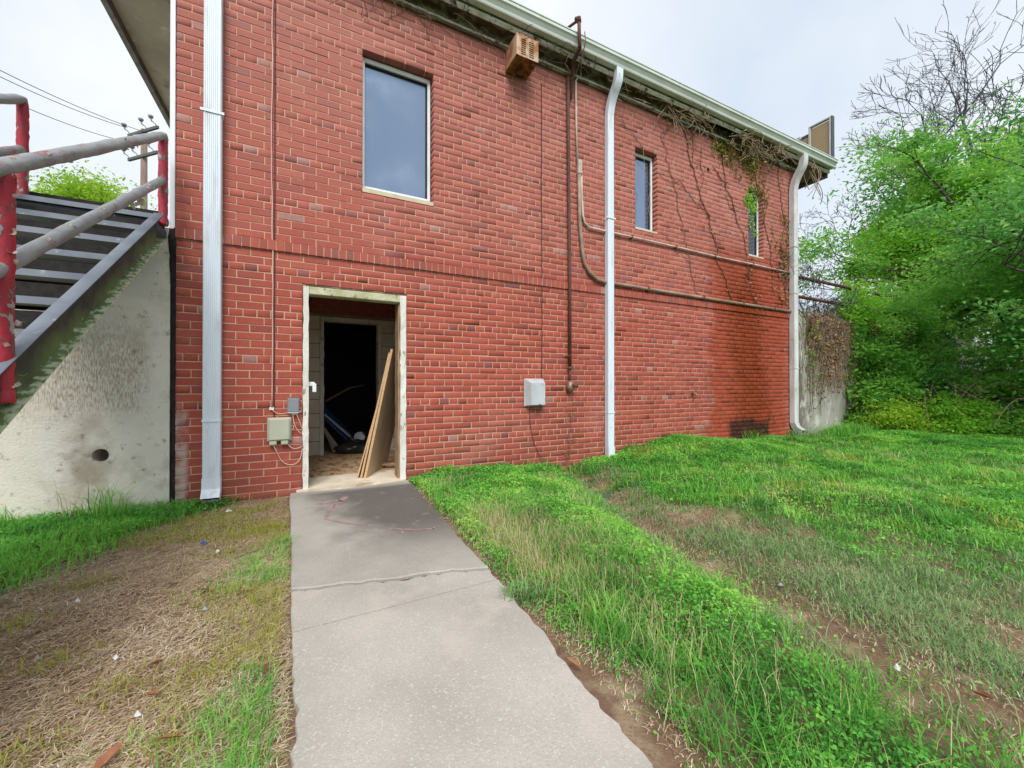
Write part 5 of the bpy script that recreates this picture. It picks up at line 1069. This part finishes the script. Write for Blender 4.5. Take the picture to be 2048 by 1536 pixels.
# climbing vines on the brick: branching stems with sparse leaves
def climb(label, start, end, sub, leaf_mat=None, nleaf=0, seed=0, mat='vine_stem', r=0.006, y=-0.012, wand=0.05, lsize=.05, lsig=.08):
    g = np.random.default_rng(seed); S = []; P = []
    def run(a, b, r, depth):
        n = max(4, int(np.linalg.norm(b - a) / 0.07)); tt = np.linspace(0, 1, n)[:, None]; Q = a + (b - a) * tt; off = np.cumsum(g.normal(0, wand, (n, 3)), 0) * .55 + g.normal(0, .012, (n, 3)); off -= off[:1] + (off[-1:] - off[:1]) * tt; Q = Q + off * (1, 0, 1); Q[:, 1] = y + g.normal(0, .003, n)
        for u, w in zip(Q[:-1], Q[1:]): S.append((u, w, r, r * .97))
        P.extend(Q)
        if depth:
            for k in range(max(1, int(n * sub))):
                i = g.integers(n // 5, n); d = g.normal(0, 1, 3); d[1] = 0; d /= np.linalg.norm(d); L = np.linalg.norm(b - a) * (.12 + .22 * g.random()); run(Q[i], Q[i] + (d * .6 + (b - a) / np.linalg.norm(b - a) * .8) * L, r * .6, depth - 1)
    run(np.array(start, float), np.array(end, float), r, 2); t = thing('climbing_vine', label, 'vine', tuple(start)); V, F = segs_mesh(S, 4); tag(arrays('stem', V, F, mat, t, smooth=True), kind='stuff')
    if nleaf:
        P = np.array(P); k = g.integers(0, len(P), nleaf); C = P[k] + g.normal(0, lsig, (nleaf, 3)) * (1, .3, 1); C[:, 1] = np.minimum(C[:, 1], -.012); V, F, tt = leaves(C, lsize, np.array((0, -.9, .3)), g.random(nleaf), .5, droop=-.4); arrays('leaves', V, F, leaf_mat, t, tt)
    return t
W = lambda x, y, o=.012: wx(x, y, o)
climb('brown vine stem climbing from the belt to the dead tangle at the eave', W(1468, 610), W(1370, 250), .10, 'leaf_brown', 40, 1, r=.008)
climb('long thin vine crossing the wall right of the first narrow window', W(1400, 590), W(1330, 260), .12, None, 0, 2, r=.005)
climb('reddish vine running from the damp patch up past the second narrow window', W(1500, 560), W(1440, 290), .12, 'leaf_brown', 40, 3, r=.007)
climb('dense dry vine cluster beside the far downspout', W(1560, 600), W(1560, 330), .16, 'leaf_olive', 260, 4, r=.006, lsize=.045)
climb('vine stems fanning between the second narrow window and the far downspout', W(1545, 570), W(1530, 370), .22, 'leaf_brown', 60, 5, r=.006)
climb('short vine sprays around the first narrow window head', W(1300, 430), W(1288, 280), .10, None, 0, 6, r=.004, mat='vine_pale')
climb('olive leafed vine hanging above the second narrow window', W(1525, 400), W(1490, 300), .25, 'leaf_olive', 700, 7, r=.006, lsize=.06, lsig=.12)
climb('green leafed vine hanging into the second narrow window', W(1510, 470), W(1500, 380), .2, 'leaf_bright', 260, 8, r=.004, lsize=.055, y=-.02, lsig=.06)
climb('yellowish leafed vine sprouting under the eave near the far window', W(1475, 345), W(1440, 285), .25, 'leaf_olive', 420, 18, r=.006, lsize=.055, lsig=.10)
climb('faint dry vine threads between the goose-neck downspout and the first narrow window', W(1300, 300), W(1245, 235), .2, None, 0, 9, r=.004)
climb('dry vine threads trailing on the damp brickwork under the conduit', W(1520, 640), W(1500, 545), .3, 'leaf_brown', 50, 10, r=.005)
climb('brown leafed vine hugging the base of the far downspout', W(1572, 610), W(1568, 520), .3, 'leaf_brown', 200, 11, r=.006, lsize=.06)
climb('rust coloured dead weed stems on the brick below the standpipe', W(1135, 925), W(1140, 830), .4, 'leaf_brown', 160, 12, r=.003, lsize=.02, lsig=.05)
# dead tangles tucked under the eave
def tangle(label, a, b, n, seed, drop=.3, mat='vine_pale', leaf=None, nl=0, r=.006):
    g = np.random.default_rng(seed); S = []; E = []
    for i in range(n):
        t_ = g.random(); p = np.array(a) + (np.array(b) - np.array(a)) * t_ + g.normal(0, .05, 3); q = p + np.array([g.normal(0, .25), -abs(g.normal(0, .10)), -drop * g.random()]); m = (p + q) / 2 + g.normal(0, .12, 3); P = bez(p, m, q, 8)
        P[:, 1] = np.clip(P[:, 1], -.34, -.012)
        for u, w in zip(P[:-1], P[1:]): S.append((u, w, r, r * .85))
        E.extend(P)
    t = thing('dead_vine', label, 'vine', tuple(a)); V, F = segs_mesh(S, 4); tag(arrays('stem', V, F, mat, t, smooth=True), kind='stuff')
    if nl: E = np.array(E); k = g.integers(0, len(E), nl); V, F, tt = leaves(E[k] + g.normal(0, .05, (nl, 3)), .055, np.array((0, -.7, .3)), g.random(nl)); arrays('leaves', V, F, leaf, t, tt)
e = 5.18
tangle('pale dead vine tangle under the eave above the first narrow window', (4.7, -.10, e), (5.6, -.08, e), 46, 21, .38, leaf='leaf_olive', nl=60, r=.005)
tangle('dark dead vine nest bulging from the gap in the eave', (6.3, -.10, e), (7.6, -.10, e), 110, 22, .35, leaf='leaf_olive', nl=160)
tangle('dry vine wisps along the eave left of the goose-neck downspout', (0.9, -.12, e), (3.4, -.12, e), 60, 23, .10, mat='bark', r=.004)
tangle('pale vine loops dangling from the soffit at the gutter end', (8.2, -.2, e + .02), (8.9, -.1, e), 16, 24, .75, r=.007)
tangle('vine wisps beside the goose-neck of the middle downspout', (3.6, -.12, e), (4.5, -.1, e), 18, 25, .22, r=.004)
tangle('faint dry vine wisps under the eave above the large window', (0.4, -.06, e - .1), (1.6, -.06, e - .05), 26, 26, .4, mat='vine_stem', r=.003)
# dead vines and ivy hanging over the right-hand wall
def curtain(label, x0, x1, z0, z1, n, mat, leafm, nl, seed, lsize=.055, drop=1.2, y=-.01):
    g = np.random.default_rng(seed); S = []; E = []
    for i in range(n):
        x = x0 + (x1 - x0) * g.random(); z = z1 + g.normal(0, .05); L = drop * (.25 + .75 * g.random()); k = 9; P = np.stack([x + np.cumsum(g.normal(0, .035, k)), np.interp(np.arange(k), [0, 1, 8], [.12, -.05, y]) + g.normal(0, .02, k), z - L * np.linspace(0, 1, k)], 1); P[0, 2] += .03
        P[:, 1] = np.minimum(P[:, 1], np.where(P[:, 2] < 2.36, .012, .2))
        for u, w in zip(P[:-1], P[1:]): S.append((u, w, .005, .004))
        E.extend(P)
    t = thing('hanging_vine', label, 'vine', ((x0 + x1) / 2, 0, z0)); V, F = segs_mesh(S, 4); tag(arrays('stem', V, F, mat, t, smooth=True), kind='stuff')
    E = np.array(E); k = g.integers(0, len(E), nl); C = E[k] + g.normal(0, .05, (nl, 3)); C[:, 1] = np.minimum(C[:, 1], np.where(C[:, 2] < 2.38, .0, .3)); V, F, tt = leaves(C, lsize, np.array((0, -.9, .4)), g.random(nl), .6, droop=-.5); arrays('leaves', V, F, leafm, t, tt)
curtain('brown dead leaved vine hanging down the pale concrete wall', 8.75, 9.8, .5, 2.40, 80, 'vine_pale', 'leaf_brown', 1300, 31, drop=1.6)
curtain('bare grey vine stems draped from the wall top beside the ivy', 9.3, 10.5, .5, 2.42, 110, 'vine_pale', 'leaf_brown', 420, 32, drop=1.7)
curtain('green ivy curtain covering the right end of the concrete wall', 10.15, 15.5, .2, 2.40, 200, 'vine_stem', 'leaf_mid', 11000, 33, .085, 2.2)
curtain('brown dried leaf drift draped along the wall top under the bush', 10.9, 12.9, 1.7, 2.46, 60, 'vine_stem', 'leaf_brown', 900, 34, .06, .45, -.12)
curtain('thin dark vine threads on the concrete wall beside the far downspout', 8.4, 9.2, .3, 2.40, 26, 'vine_stem', 'leaf_mid', 260, 35, .05, 2.1)
_ds = canes('twiggy bare sapling hanging beside the far downspout', (8.75, .05, 2.9), 22, .35, .8, 'dead_sapling', 'bark_grey', .005)

# ------------------------------------------------------------------ grass, weeds, straw
def scatter(n, x0, x1, y0, y1, dens):
    x = x0 + (x1 - x0) * rng.random(n); y = y0 + (y1 - y0) * rng.random(n); k = rng.random(n) < dens(x, y); return x[k], y[k]
def seen(x, y, m=0.35):
    """keep what can matter to the view or a step beside it"""
    dx, dy = x, y - CAMY; zc = dx * math.sin(YAW) + dy * math.cos(YAW); xr = dx * math.cos(YAW) - dy * math.sin(YAW); return (zc > 0.45) & (np.abs(xr) < zc * 1.28 + m + .6)
def lod(x, y): zc = np.maximum(x * math.sin(YAW) + (y - CAMY) * math.cos(YAW), .8); return zc
def blades(name, x, y, h, w, mat, lean=0.5, tone=None, kind='stuff', label=None, flat=False, cat='grass', z=None):
    n = len(x); z = hgt(x, y) if z is None else z; a = rng.random(n) * 2 * math.pi; d = np.stack([np.cos(a), np.sin(a)], 1); s = np.stack([-d[:, 1], d[:, 0]], 1); ln = (lean * (.3 + 1.2 * rng.random(n)) * h)[:, None]
    W = (w * (.7 + .6 * rng.random(n)))[:, None] / 2; B = np.stack([x, y], 1)
    def P(xy, zz): return np.concatenate([xy, zz[:, None]], 1)
    v = np.stack([P(B - s * W, z - .012), P(B + s * W, z - .012), P(B + d * ln * .35 - s * W * .8, z + h * .55), P(B + d * ln * .35 + s * W * .8, z + h * .55), P(B + d * ln, z + h * (1 - .25 * np.minimum(ln[:, 0] / h, 1)))], 1).reshape(-1, 3)
    i = np.arange(n)[:, None] * 5; F = np.concatenate([i + [0, 1, 3], i + [0, 3, 2], i + [2, 3, 4]], 0); tone = rng.random(n) if tone is None else tone
    o = arrays(name, v, F, mat, None, np.repeat(np.clip(tone, 0, 1), 5)); return tag(o, label, cat, kind='stuff')
def weeds(name, x, y, h, size, mat, label, tone=None, zbase=None):
    n = len(x); z = hgt(x, y) + h * (0.15 + .85 * np.sqrt(rng.random(n))); V, F, tt = leaves(np.stack([x, y, z], 1), size, np.array((0, 0, 1.3)), rng.random(n) if tone is None else tone, .62, .15); return tag(arrays(name, V, F, mat, None, tt), label, 'weeds', kind='stuff')
outp = lambda x, y: ~((x > XLf(y) - .005 + 0.012 * np.sin(y * 9)) & (x < XRf(y) + 0.02 * np.sin(y * 7)) & (y < .02))
def keep(x, y): k = seen(x, y) & (y < -0.008) & outp(x, y); return x[k], y[k]
patch = lambda x, y, s=1.1: fbm(x, y, s)
tn = lambda x, y: np.clip(.5 + (fbm(x, y, 2.6) - .5) * 1.9 + rng.normal(0, .2, len(x)), 0, 1)
# lush strip beside the path
x, y = keep(*scatter(150000, .9, 2.9, -4.6, 0, lushC)); zc = lod(x, y)
k = rng.random(len(x)) < .70; weeds('weed_cover', x[k], y[k], np.maximum(.015, .20 * (patch(x[k], y[k], 3.0) - .22)) + .015 * (y[k] > -2), .011 + .0028 * zc[k], 'weed_leaf', 'bright small leaved weeds filling the strip right of the path', tn(x[k], y[k]))
k = ~k & (rng.random(len(x)) < .75); blades('grass', x[k], y[k], np.maximum(.025, .26 * (patch(x[k], y[k], 3.6) - .2)), .0022 + .0008 * zc[k], 'lawn', .95, tn(x[k], y[k]), label='green grass growing among the weeds beside the path')
d_ = lambda x, y: np.clip(lushC(x, y) * (1.3 * np.exp(-(((x - 1.25) / .22) ** 2 + ((y + 2.0) / .55) ** 2)) + .7 * np.exp(-(((x - 1.55) / .18) ** 2 + ((y + 2.35) / .35) ** 2)) + .25 * np.exp(-(((x - 1.2) / .2) ** 2 + ((y + 3.2) / .3) ** 2)) + (.02 + .16 * sg((fbm(x, y, 2.1) - .55) * 20))), 0, 1)
x, y = keep(*scatter(60000, .95, 2.4, -4.2, -.2, d_)); blades('dry_grass', x, y, .07 + .09 * rng.random(len(x)), .0022, 'dry_stalk', .7, label='tan dry grass stalks standing in the weed strip')
# lawn on the right
x, y = keep(*scatter(230000, 2.7, 12.5, -5.0, 0, lushD)); zc = lod(x, y)
tall = np.maximum(.02, .13 * (patch(x, y, 1.9) - .18)) + .10 * sg((x - 8.6) * 3) * patch(x, y, .9) + .03 * np.exp(-((x - 5.2) / 1.6) ** 2) * (y > -1)
k = rng.random(len(x)) < .55; blades('grass', x[k], y[k], tall[k] * 1.25, .0028 + .0010 * zc[k], 'lawn', .95, tn(x[k], y[k]), label='rough green lawn between the brick wall and the thicket')
k = ~k; weeds('weed_cover', x[k], y[k], tall[k] * .9, .012 + .0032 * zc[k], 'weed_leaf', 'low green weeds carpeting the lawn right of the bare swale', tn(x[k], y[k]))
x, y = keep(*scatter(30000, 3.0, 9, -3.2, -.1, lambda x, y: lushD(x, y) * (.03 + .22 * sg((fbm(x, y, 2.3) - .57) * 18)))); blades('dry_grass', x, y, .06 + .06 * rng.random(len(x)), .004, 'dry_stalk', .6, label='pale seed stalks scattered through the lawn')
# coarser clumps that break up the lawn and the weed strip
def clumps(n, x0, x1, y0, y1, dens, per, h0, h1, mat, label, sp=.045):
    cx_, cy_ = scatter(n, x0, x1, y0, y1, dens); m = len(cx_); k = np.repeat(np.arange(m), per); hh_ = (h0 + (h1 - h0) * rng.random(m) ** 2)[k]; tt_ = np.clip(rng.normal(.4, .3, m), 0, 1)[k]
    x = cx_[k] + rng.normal(0, sp, len(k)); y = np.minimum(cy_[k] + rng.normal(0, sp, len(k)), -.01); q = seen(x, y) & outp(x, y); zc = lod(x, y)
    blades('grass_clump', x[q], y[q], (hh_ * (.45 + .55 * rng.random(len(k))))[q], (.003 + .0009 * zc)[q], mat, 1.0, (tt_ + rng.normal(0, .1, len(k)))[q], label=label)
clumps(420, 3.0, 11, -4, -.05, lushD, 55, .07, .20, 'lawn', 'coarse grass clumps standing out of the lawn', .06)
clumps(60, 1.0, 2.3, -4.2, -.1, lushC, 60, .08, .19, 'lawn', 'coarse grass clumps standing out of the weed strip')
clumps(110, 3.0, 10, -3.5, -.05, lushD, 40, .05, .13, 'yellow_grass', 'yellowish grass clumps scattered over the lawn', .07)
clumps(70, 1.7, 3.6, -4.2, -.3, dry, 50, .04, .11, 'dull_grass', 'dull grass clumps on the bare ground around the swale', .06)
# grass along the foot of the left wall
x, y = keep(*scatter(60000, -4, -.3, -3.6, 0, lushA)); zc = lod(x, y)
k = rng.random(len(x)) < .6; blades('grass', x[k], y[k], .05 + .12 * patch(x[k], y[k], 2.3), .0038 + .0008 * zc[k], 'lawn', .8, tn(x[k], y[k]) * .8, label='lush green grass at the foot of the concrete stair wall')
k = ~k; weeds('weed_cover', x[k], y[k], .04 + .06 * patch(x[k], y[k], 2.3), .018 + .003 * zc[k], 'weed_leaf', 'leafy weeds mixed into the grass below the concrete wall', tn(x[k], y[k]) * .75)
# fringe on the left path edge and yellowing tufts
x, y = keep(*scatter(30000, -.75, -.1, -4.2, -.1, lambda x, y: edgeB(x, y) * (.25 + .75 * (fbm(x, y, 1.9) > .44)))); kz = fbm(x, y, 1.3) > .5
blades('grass', x[kz], y[kz], .025 + .06 * rng.random(kz.sum()), .0026, 'lawn', 1.1, tn(x[kz], y[kz]), label='green grass fringe along the left edge of the path'); blades('dry_grass', x[~kz], y[~kz], .02 + .04 * rng.random((~kz).sum()), .0024, 'yellow_grass', 1.3, label='yellowing grass fringe along the left edge of the path')
tuft = [gp(465, 1070), gp(440, 1100), gp(520, 1050), gp(250, 1050), gp(330, 1040), gp(440, 1175), gp(240, 1355), gp(120, 1305), gp(50, 1490), gp(170, 1165), gp(320, 1490), gp(30, 1240), gp(400, 1330)]
tx = np.concatenate([t_[0] + rng.normal(0, .07, 130) for t_ in tuft]); ty = np.concatenate([t_[1] + rng.normal(0, .05, 130) for t_ in tuft]); tx, ty = keep(tx, ty); blades('grass_tuft', tx, ty, .02 + .04 * rng.random(len(tx)), .0035, 'yellow_grass', .9, label='small yellow-green grass tufts dotted over the straw')
x, y = keep(*scatter(9000, -1.5, -.2, -1.05, -.05, lambda x, y: (1 - lushA(x, y)) * (fbm(x, y, 2.2) > .45))); blades('dry_grass', x, y, .02 + .035 * rng.random(len(x)), .0035, 'yellow_grass', 1.0, label='yellow matted grass near the brick base left of the path')
# sparse dull grass in the bare zone
x, y = keep(*scatter(120000, 1.6, 4.2, -4.4, -.2, lambda x, y: dry(x, y) * (1 - .93 * np.exp(-((x - swale(y) - .06) / .17) ** 2)) * np.clip((fbm(x, y, 2.3) - .34) * 3.4, .08, 1))); blades('sparse_grass', x, y, .02 + .05 * rng.random(len(x)), .0022 + .0007 * lod(x, y), 'dull_grass', 1.1, label='sparse dull grass on the bare ground around the swale')
# straw mulch lying flat
def straw(x, y, label, L0=.032, w=.0017, name='straw'):
    n = len(x); a = np.where(rng.random(n) < .6, rng.normal(.45, .55, n), rng.random(n) * 6.28); L = L0 * (.4 + 1.2 * rng.random(n)); d = np.stack([np.cos(a), np.sin(a)], 1) * L[:, None]; s = np.stack([-d[:, 1], d[:, 0]], 1) / L[:, None] * (w * (.5 + rng.random(n)))[:, None]; z = hgt(x, y) + .004 + .012 * rng.random(n) ** 2; c = np.stack([x, y], 1)
    z0, z1 = z + rng.normal(0, .004, n), z + rng.normal(0, .004, n); zm = np.maximum(z0, z1) + .002; P = lambda xy, zz: np.concatenate([xy, zz[:, None]], 1); b = (rng.normal(0, .05, n))[:, None] * np.stack([-d[:, 1], d[:, 0]], 1)
    v = np.stack([P(c - d / 2 - s / 2, z0), P(c - d / 2 + s / 2, z0), P(c + b + s / 2, zm), P(c + b - s / 2, zm), P(c + d / 2 + s / 2, z1), P(c + d / 2 - s / 2, z1)], 1).reshape(-1, 3)
    i = np.arange(n)[:, None] * 6; F = np.concatenate([i + [0, 1, 2, 3], i + [3, 2, 4, 5]], 0); t_ = np.clip(.2 + fbm(x, y, 2.4) * .65 + rng.normal(0, .32, n), 0, 1); return tag(arrays(name, v, F, 'straw', None, np.repeat(t_, 6)), label, 'straw', kind='stuff')
x, y = keep(*scatter(280000, -3.6, -.05, -4.3, -.02, lambda x, y: (1 - lushA(x, y)) * np.clip((fbm(x, y, 1.5) - .05) * 2.4, .35, 1))); straw(x, y, 'pale straw and dead grass matted over the ground left of the path')
x, y = keep(*scatter(60000, 1.5, 4.2, -4.4, -.1, lambda x, y: dry(x, y) * np.clip((fbm(x, y, 2.0) - .3) * 2.4, .06, 1))); straw(x, y, 'thin dead grass litter on the bare ground right of the path', .03, .0016)
x, y = scatter(5000, .9, 1.12, -4.4, -.4, lambda x, y: np.ones_like(x)); k = seen(x, y); straw(x[k], y[k], 'dead leaf crumbs along the right edge of the path', .02, .0018)
# taller weeds by the wall foot
def tussock(label, p, n, h, mat='lawn', name='grass_tussock', spread=.05, lean=.8, w=.006):
    x = p[0] + rng.normal(0, spread, n); y = np.minimum(p[1] + rng.normal(0, spread * .6, n), -.01); o = blades(name, x, y, h * (.5 + .5 * rng.random(n)), w, mat, lean); o.pop('kind'); return tag(o, label, 'grass')
tussock('tall grass tussock with long arching blades in front of the drain hole', (-1.38, -.18), 70, .42, lean=.9)
tussock('tall thin grass stalks beside the tussock below the drain hole', (-1.60, -.10), 16, .48, 'dry_stalk', lean=.5, w=.004)
tussock('upright grass tuft against the concrete wall left of the tussock', (-1.95, -.15), 60, .26)
tussock('dark green grass tussock in the weed strip nearest the swale', gp(1430, 1160), 160, .15, spread=.07)
tussock('long bladed grass clump halfway along the weed strip', gp(1215, 1090), 130, .18, spread=.06)
tussock('dark grass clump on the path edge below the crack', gp(1050, 1185), 160, .12, 'dull_grass', spread=.06)
tussock('weedy grass spray at the foot of the damp brick stain', wx(1490, 880) + (0, -.15, 0), 60, .32, spread=.10)
tussock('tangled grass at the foot of the far downspout', (8.15, -.25), 220, .34, 'dull_grass', spread=.22)
tussock('bright tall grass below the concrete wall beyond the brick corner', (9.1, -.5), 700, .34, spread=.25, w=.009)
tussock('yellow flowering clump beside the middle downspout foot', (4.05, -.25), 160, .12, 'yellow_grass', spread=.10)

# ------------------------------------------------------------------ litter and small things
def scrap(x, y, s, mat, label, cat='litter', name='paper_scrap', lift=.02):
    p = gp(x, y); z = float(hgt(p[0], p[1])); g = []; a0 = rng.random() * 6
    for i in range(8): a = a0 + i * .785; r_ = s * (.6 + .5 * rng.random()); g.append((p[0] + r_ * math.cos(a), p[1] + r_ * math.sin(a) * .8, z + lift + .010 * rng.random()))
    mb = MB(); mb.add(g + [(p[0], p[1], z + lift + .022)], [(i, (i + 1) % 8, 8) for i in range(8)]); return tag(build(mb, name, mat), label, cat)
scrap(457, 1018, .028, 'litter_white', 'crumpled white paper by the brick base near the downspout'); scrap(408, 1082, .022, 'litter_blue', 'blue plastic scrap on the straw', name='plastic_scrap'); scrap(436, 1099, .013, 'litter_white', 'tiny white scrap beside the yellow grass patch')
scrap(411, 1210, .014, 'litter_grey', 'grey paper flake on the straw near the path'); scrap(235, 1303, .014, 'litter_white', 'white paper flake in the middle of the straw'); scrap(278, 1419, .011, 'litter_white', 'white flake on the straw toward the bottom leaves'); scrap(157, 1200, .012, 'litter_white', 'small white flake at the edge of the lush left grass')
scrap(1790, 1312, .018, 'litter_white', 'white scrap on the bare ground right of the swale'); scrap(1560, 1160, .022, 'litter_grey', 'pale rubble chip in the swale'); scrap(78, 1307, .010, 'litter_grey', 'pale grey flake near the tuft on the straw'); scrap(1365, 1112, .02, 'litter_grey', 'pale stone in the swale below the mound')
def leaf1(x, y, s, label, a=None):
    p = gp(x, y); z = float(hgt(p[0], p[1])) + .022; a = rng.random() * 6 if a is None else a; d = np.array([math.cos(a), math.sin(a), .1]); w = np.array([-d[1], d[0], 0]); c = np.array([*p, z]); mb = MB()
    mb.add([c - d * s, c - d * .3 * s + w * .33 * s + (0, 0, .012), c + d * .4 * s + w * .28 * s + (0, 0, .015), c + d * s + (0, 0, .01), c + d * .4 * s - w * .28 * s + (0, 0, .012), c - d * .3 * s - w * .33 * s + (0, 0, .010), c], [(0, 6, 1), (1, 6, 2), (2, 6, 3), (3, 6, 4), (4, 6, 5), (5, 6, 0)]); tag(build(mb, 'dead_leaf', 'dead_leaf'), label, 'leaf')
leaf1(218, 1515, .045, 'large brown dead leaf at the near edge of the straw', 1.0); leaf1(308, 1375, .028, 'reddish dead leaf lying flat on the straw'); leaf1(533, 1333, .028, 'orange dead leaf beside the left path edge', 1.3); leaf1(1148, 1325, .035, 'brown curled leaf on the right path edge', 2.0)
leaf1(316, 1318, .024, 'narrow brown leaf near the middle of the straw'); leaf1(345, 1465, .03, 'flat brown leaf near the large dead leaf'); leaf1(1960, 1385, .03, 'tan dead leaf on the bare ground far right of the path'); leaf1(868, 1150, .02, 'small reddish leaf in the path crack')
for i, (xa_, ya_, xb_, yb_, lab) in enumerate(((475, 1180, 520, 1166, 'dark broken stick on the straw beside the path'), (405, 1172, 425, 1178, 'short dark stick under the yellow tuft'), (470, 1108, 530, 1090, 'curved twig beside the bright grass patch'), (325, 1163, 355, 1158, 'small twig in the middle of the straw'))):
    a, b = np.array([*gp(xa_, ya_), 0]), np.array([*gp(xb_, yb_), 0]); m = (a + b) / 2 + (.01, .02, 0); P = bez(a, m, b, 6); P[:, 2] = hgt(P[:, 0], P[:, 1]) + .014; mb = MB(); mb.tube(P, [.004, .006, .007, .006, .005, .003], 6); tag(build(mb, 'stick', 'stick'), lab, 'stick')
p = gp(1213, 966); mb = MB(); z = float(hgt(*p)); g = [(p[0] + .07 * math.cos(i * 1.047 + .3) * (.8 + .3 * rng.random()), p[1] + .05 * math.sin(i * 1.047 + .3), z - .01) for i in range(6)]; g2 = [(a * .7 + p[0] * .3, b * .7 + p[1] * .3, z + .045) for a, b, c in g]
mb.add(g + g2, [(i, (i + 1) % 6, 6 + (i + 1) % 6, 6 + i) for i in range(6)] + [tuple(range(6, 12))]); tag(build(mb, 'splash_stone', 'stone_grey'), 'dark flat stone in the washout below the middle downspout', 'stone')
_ds['kind'] = 'stuff'
GR = {'downspout': 'downspouts on the brick wall', 'power_line': 'power lines to the utility pole', 'climbing_vine': 'vines on the brick wall', 'dead_vine': 'dead vines under the eave', 'hanging_vine': 'vines on the concrete wall',
      'shrub': 'shrubs of the thicket', 'bare_tree': 'leafless trees behind the thicket', 'tree': 'leafy trees', 'particleboard': 'sheets leaning in the doorway', 'loop_wire': 'loose wires by the boxes', 'dead_leaf': 'dead leaves on the ground',
      'stick': 'sticks on the straw', 'paper_scrap': 'paper scraps on the ground', 'grass_tussock': 'grass tussocks', 'conduit': 'conduits on the brick wall', 'plank': 'planks in the vestibule', 'service_wire': 'service wires at the mast', 'bramble': 'bramble thickets', 'retaining_wall': 'concrete walls beside the building'}
for o in bpy.data.objects:
    if o.parent is None and 'label' in o and o.name.split('.')[0] in GR: o['group'] = GR[o.name.split('.')[0]]
print('objects', len(bpy.data.objects), 'tris', sum(len(o.data.loops) - 2 * len(o.data.polygons) for o in bpy.data.objects if o.type == 'MESH'))
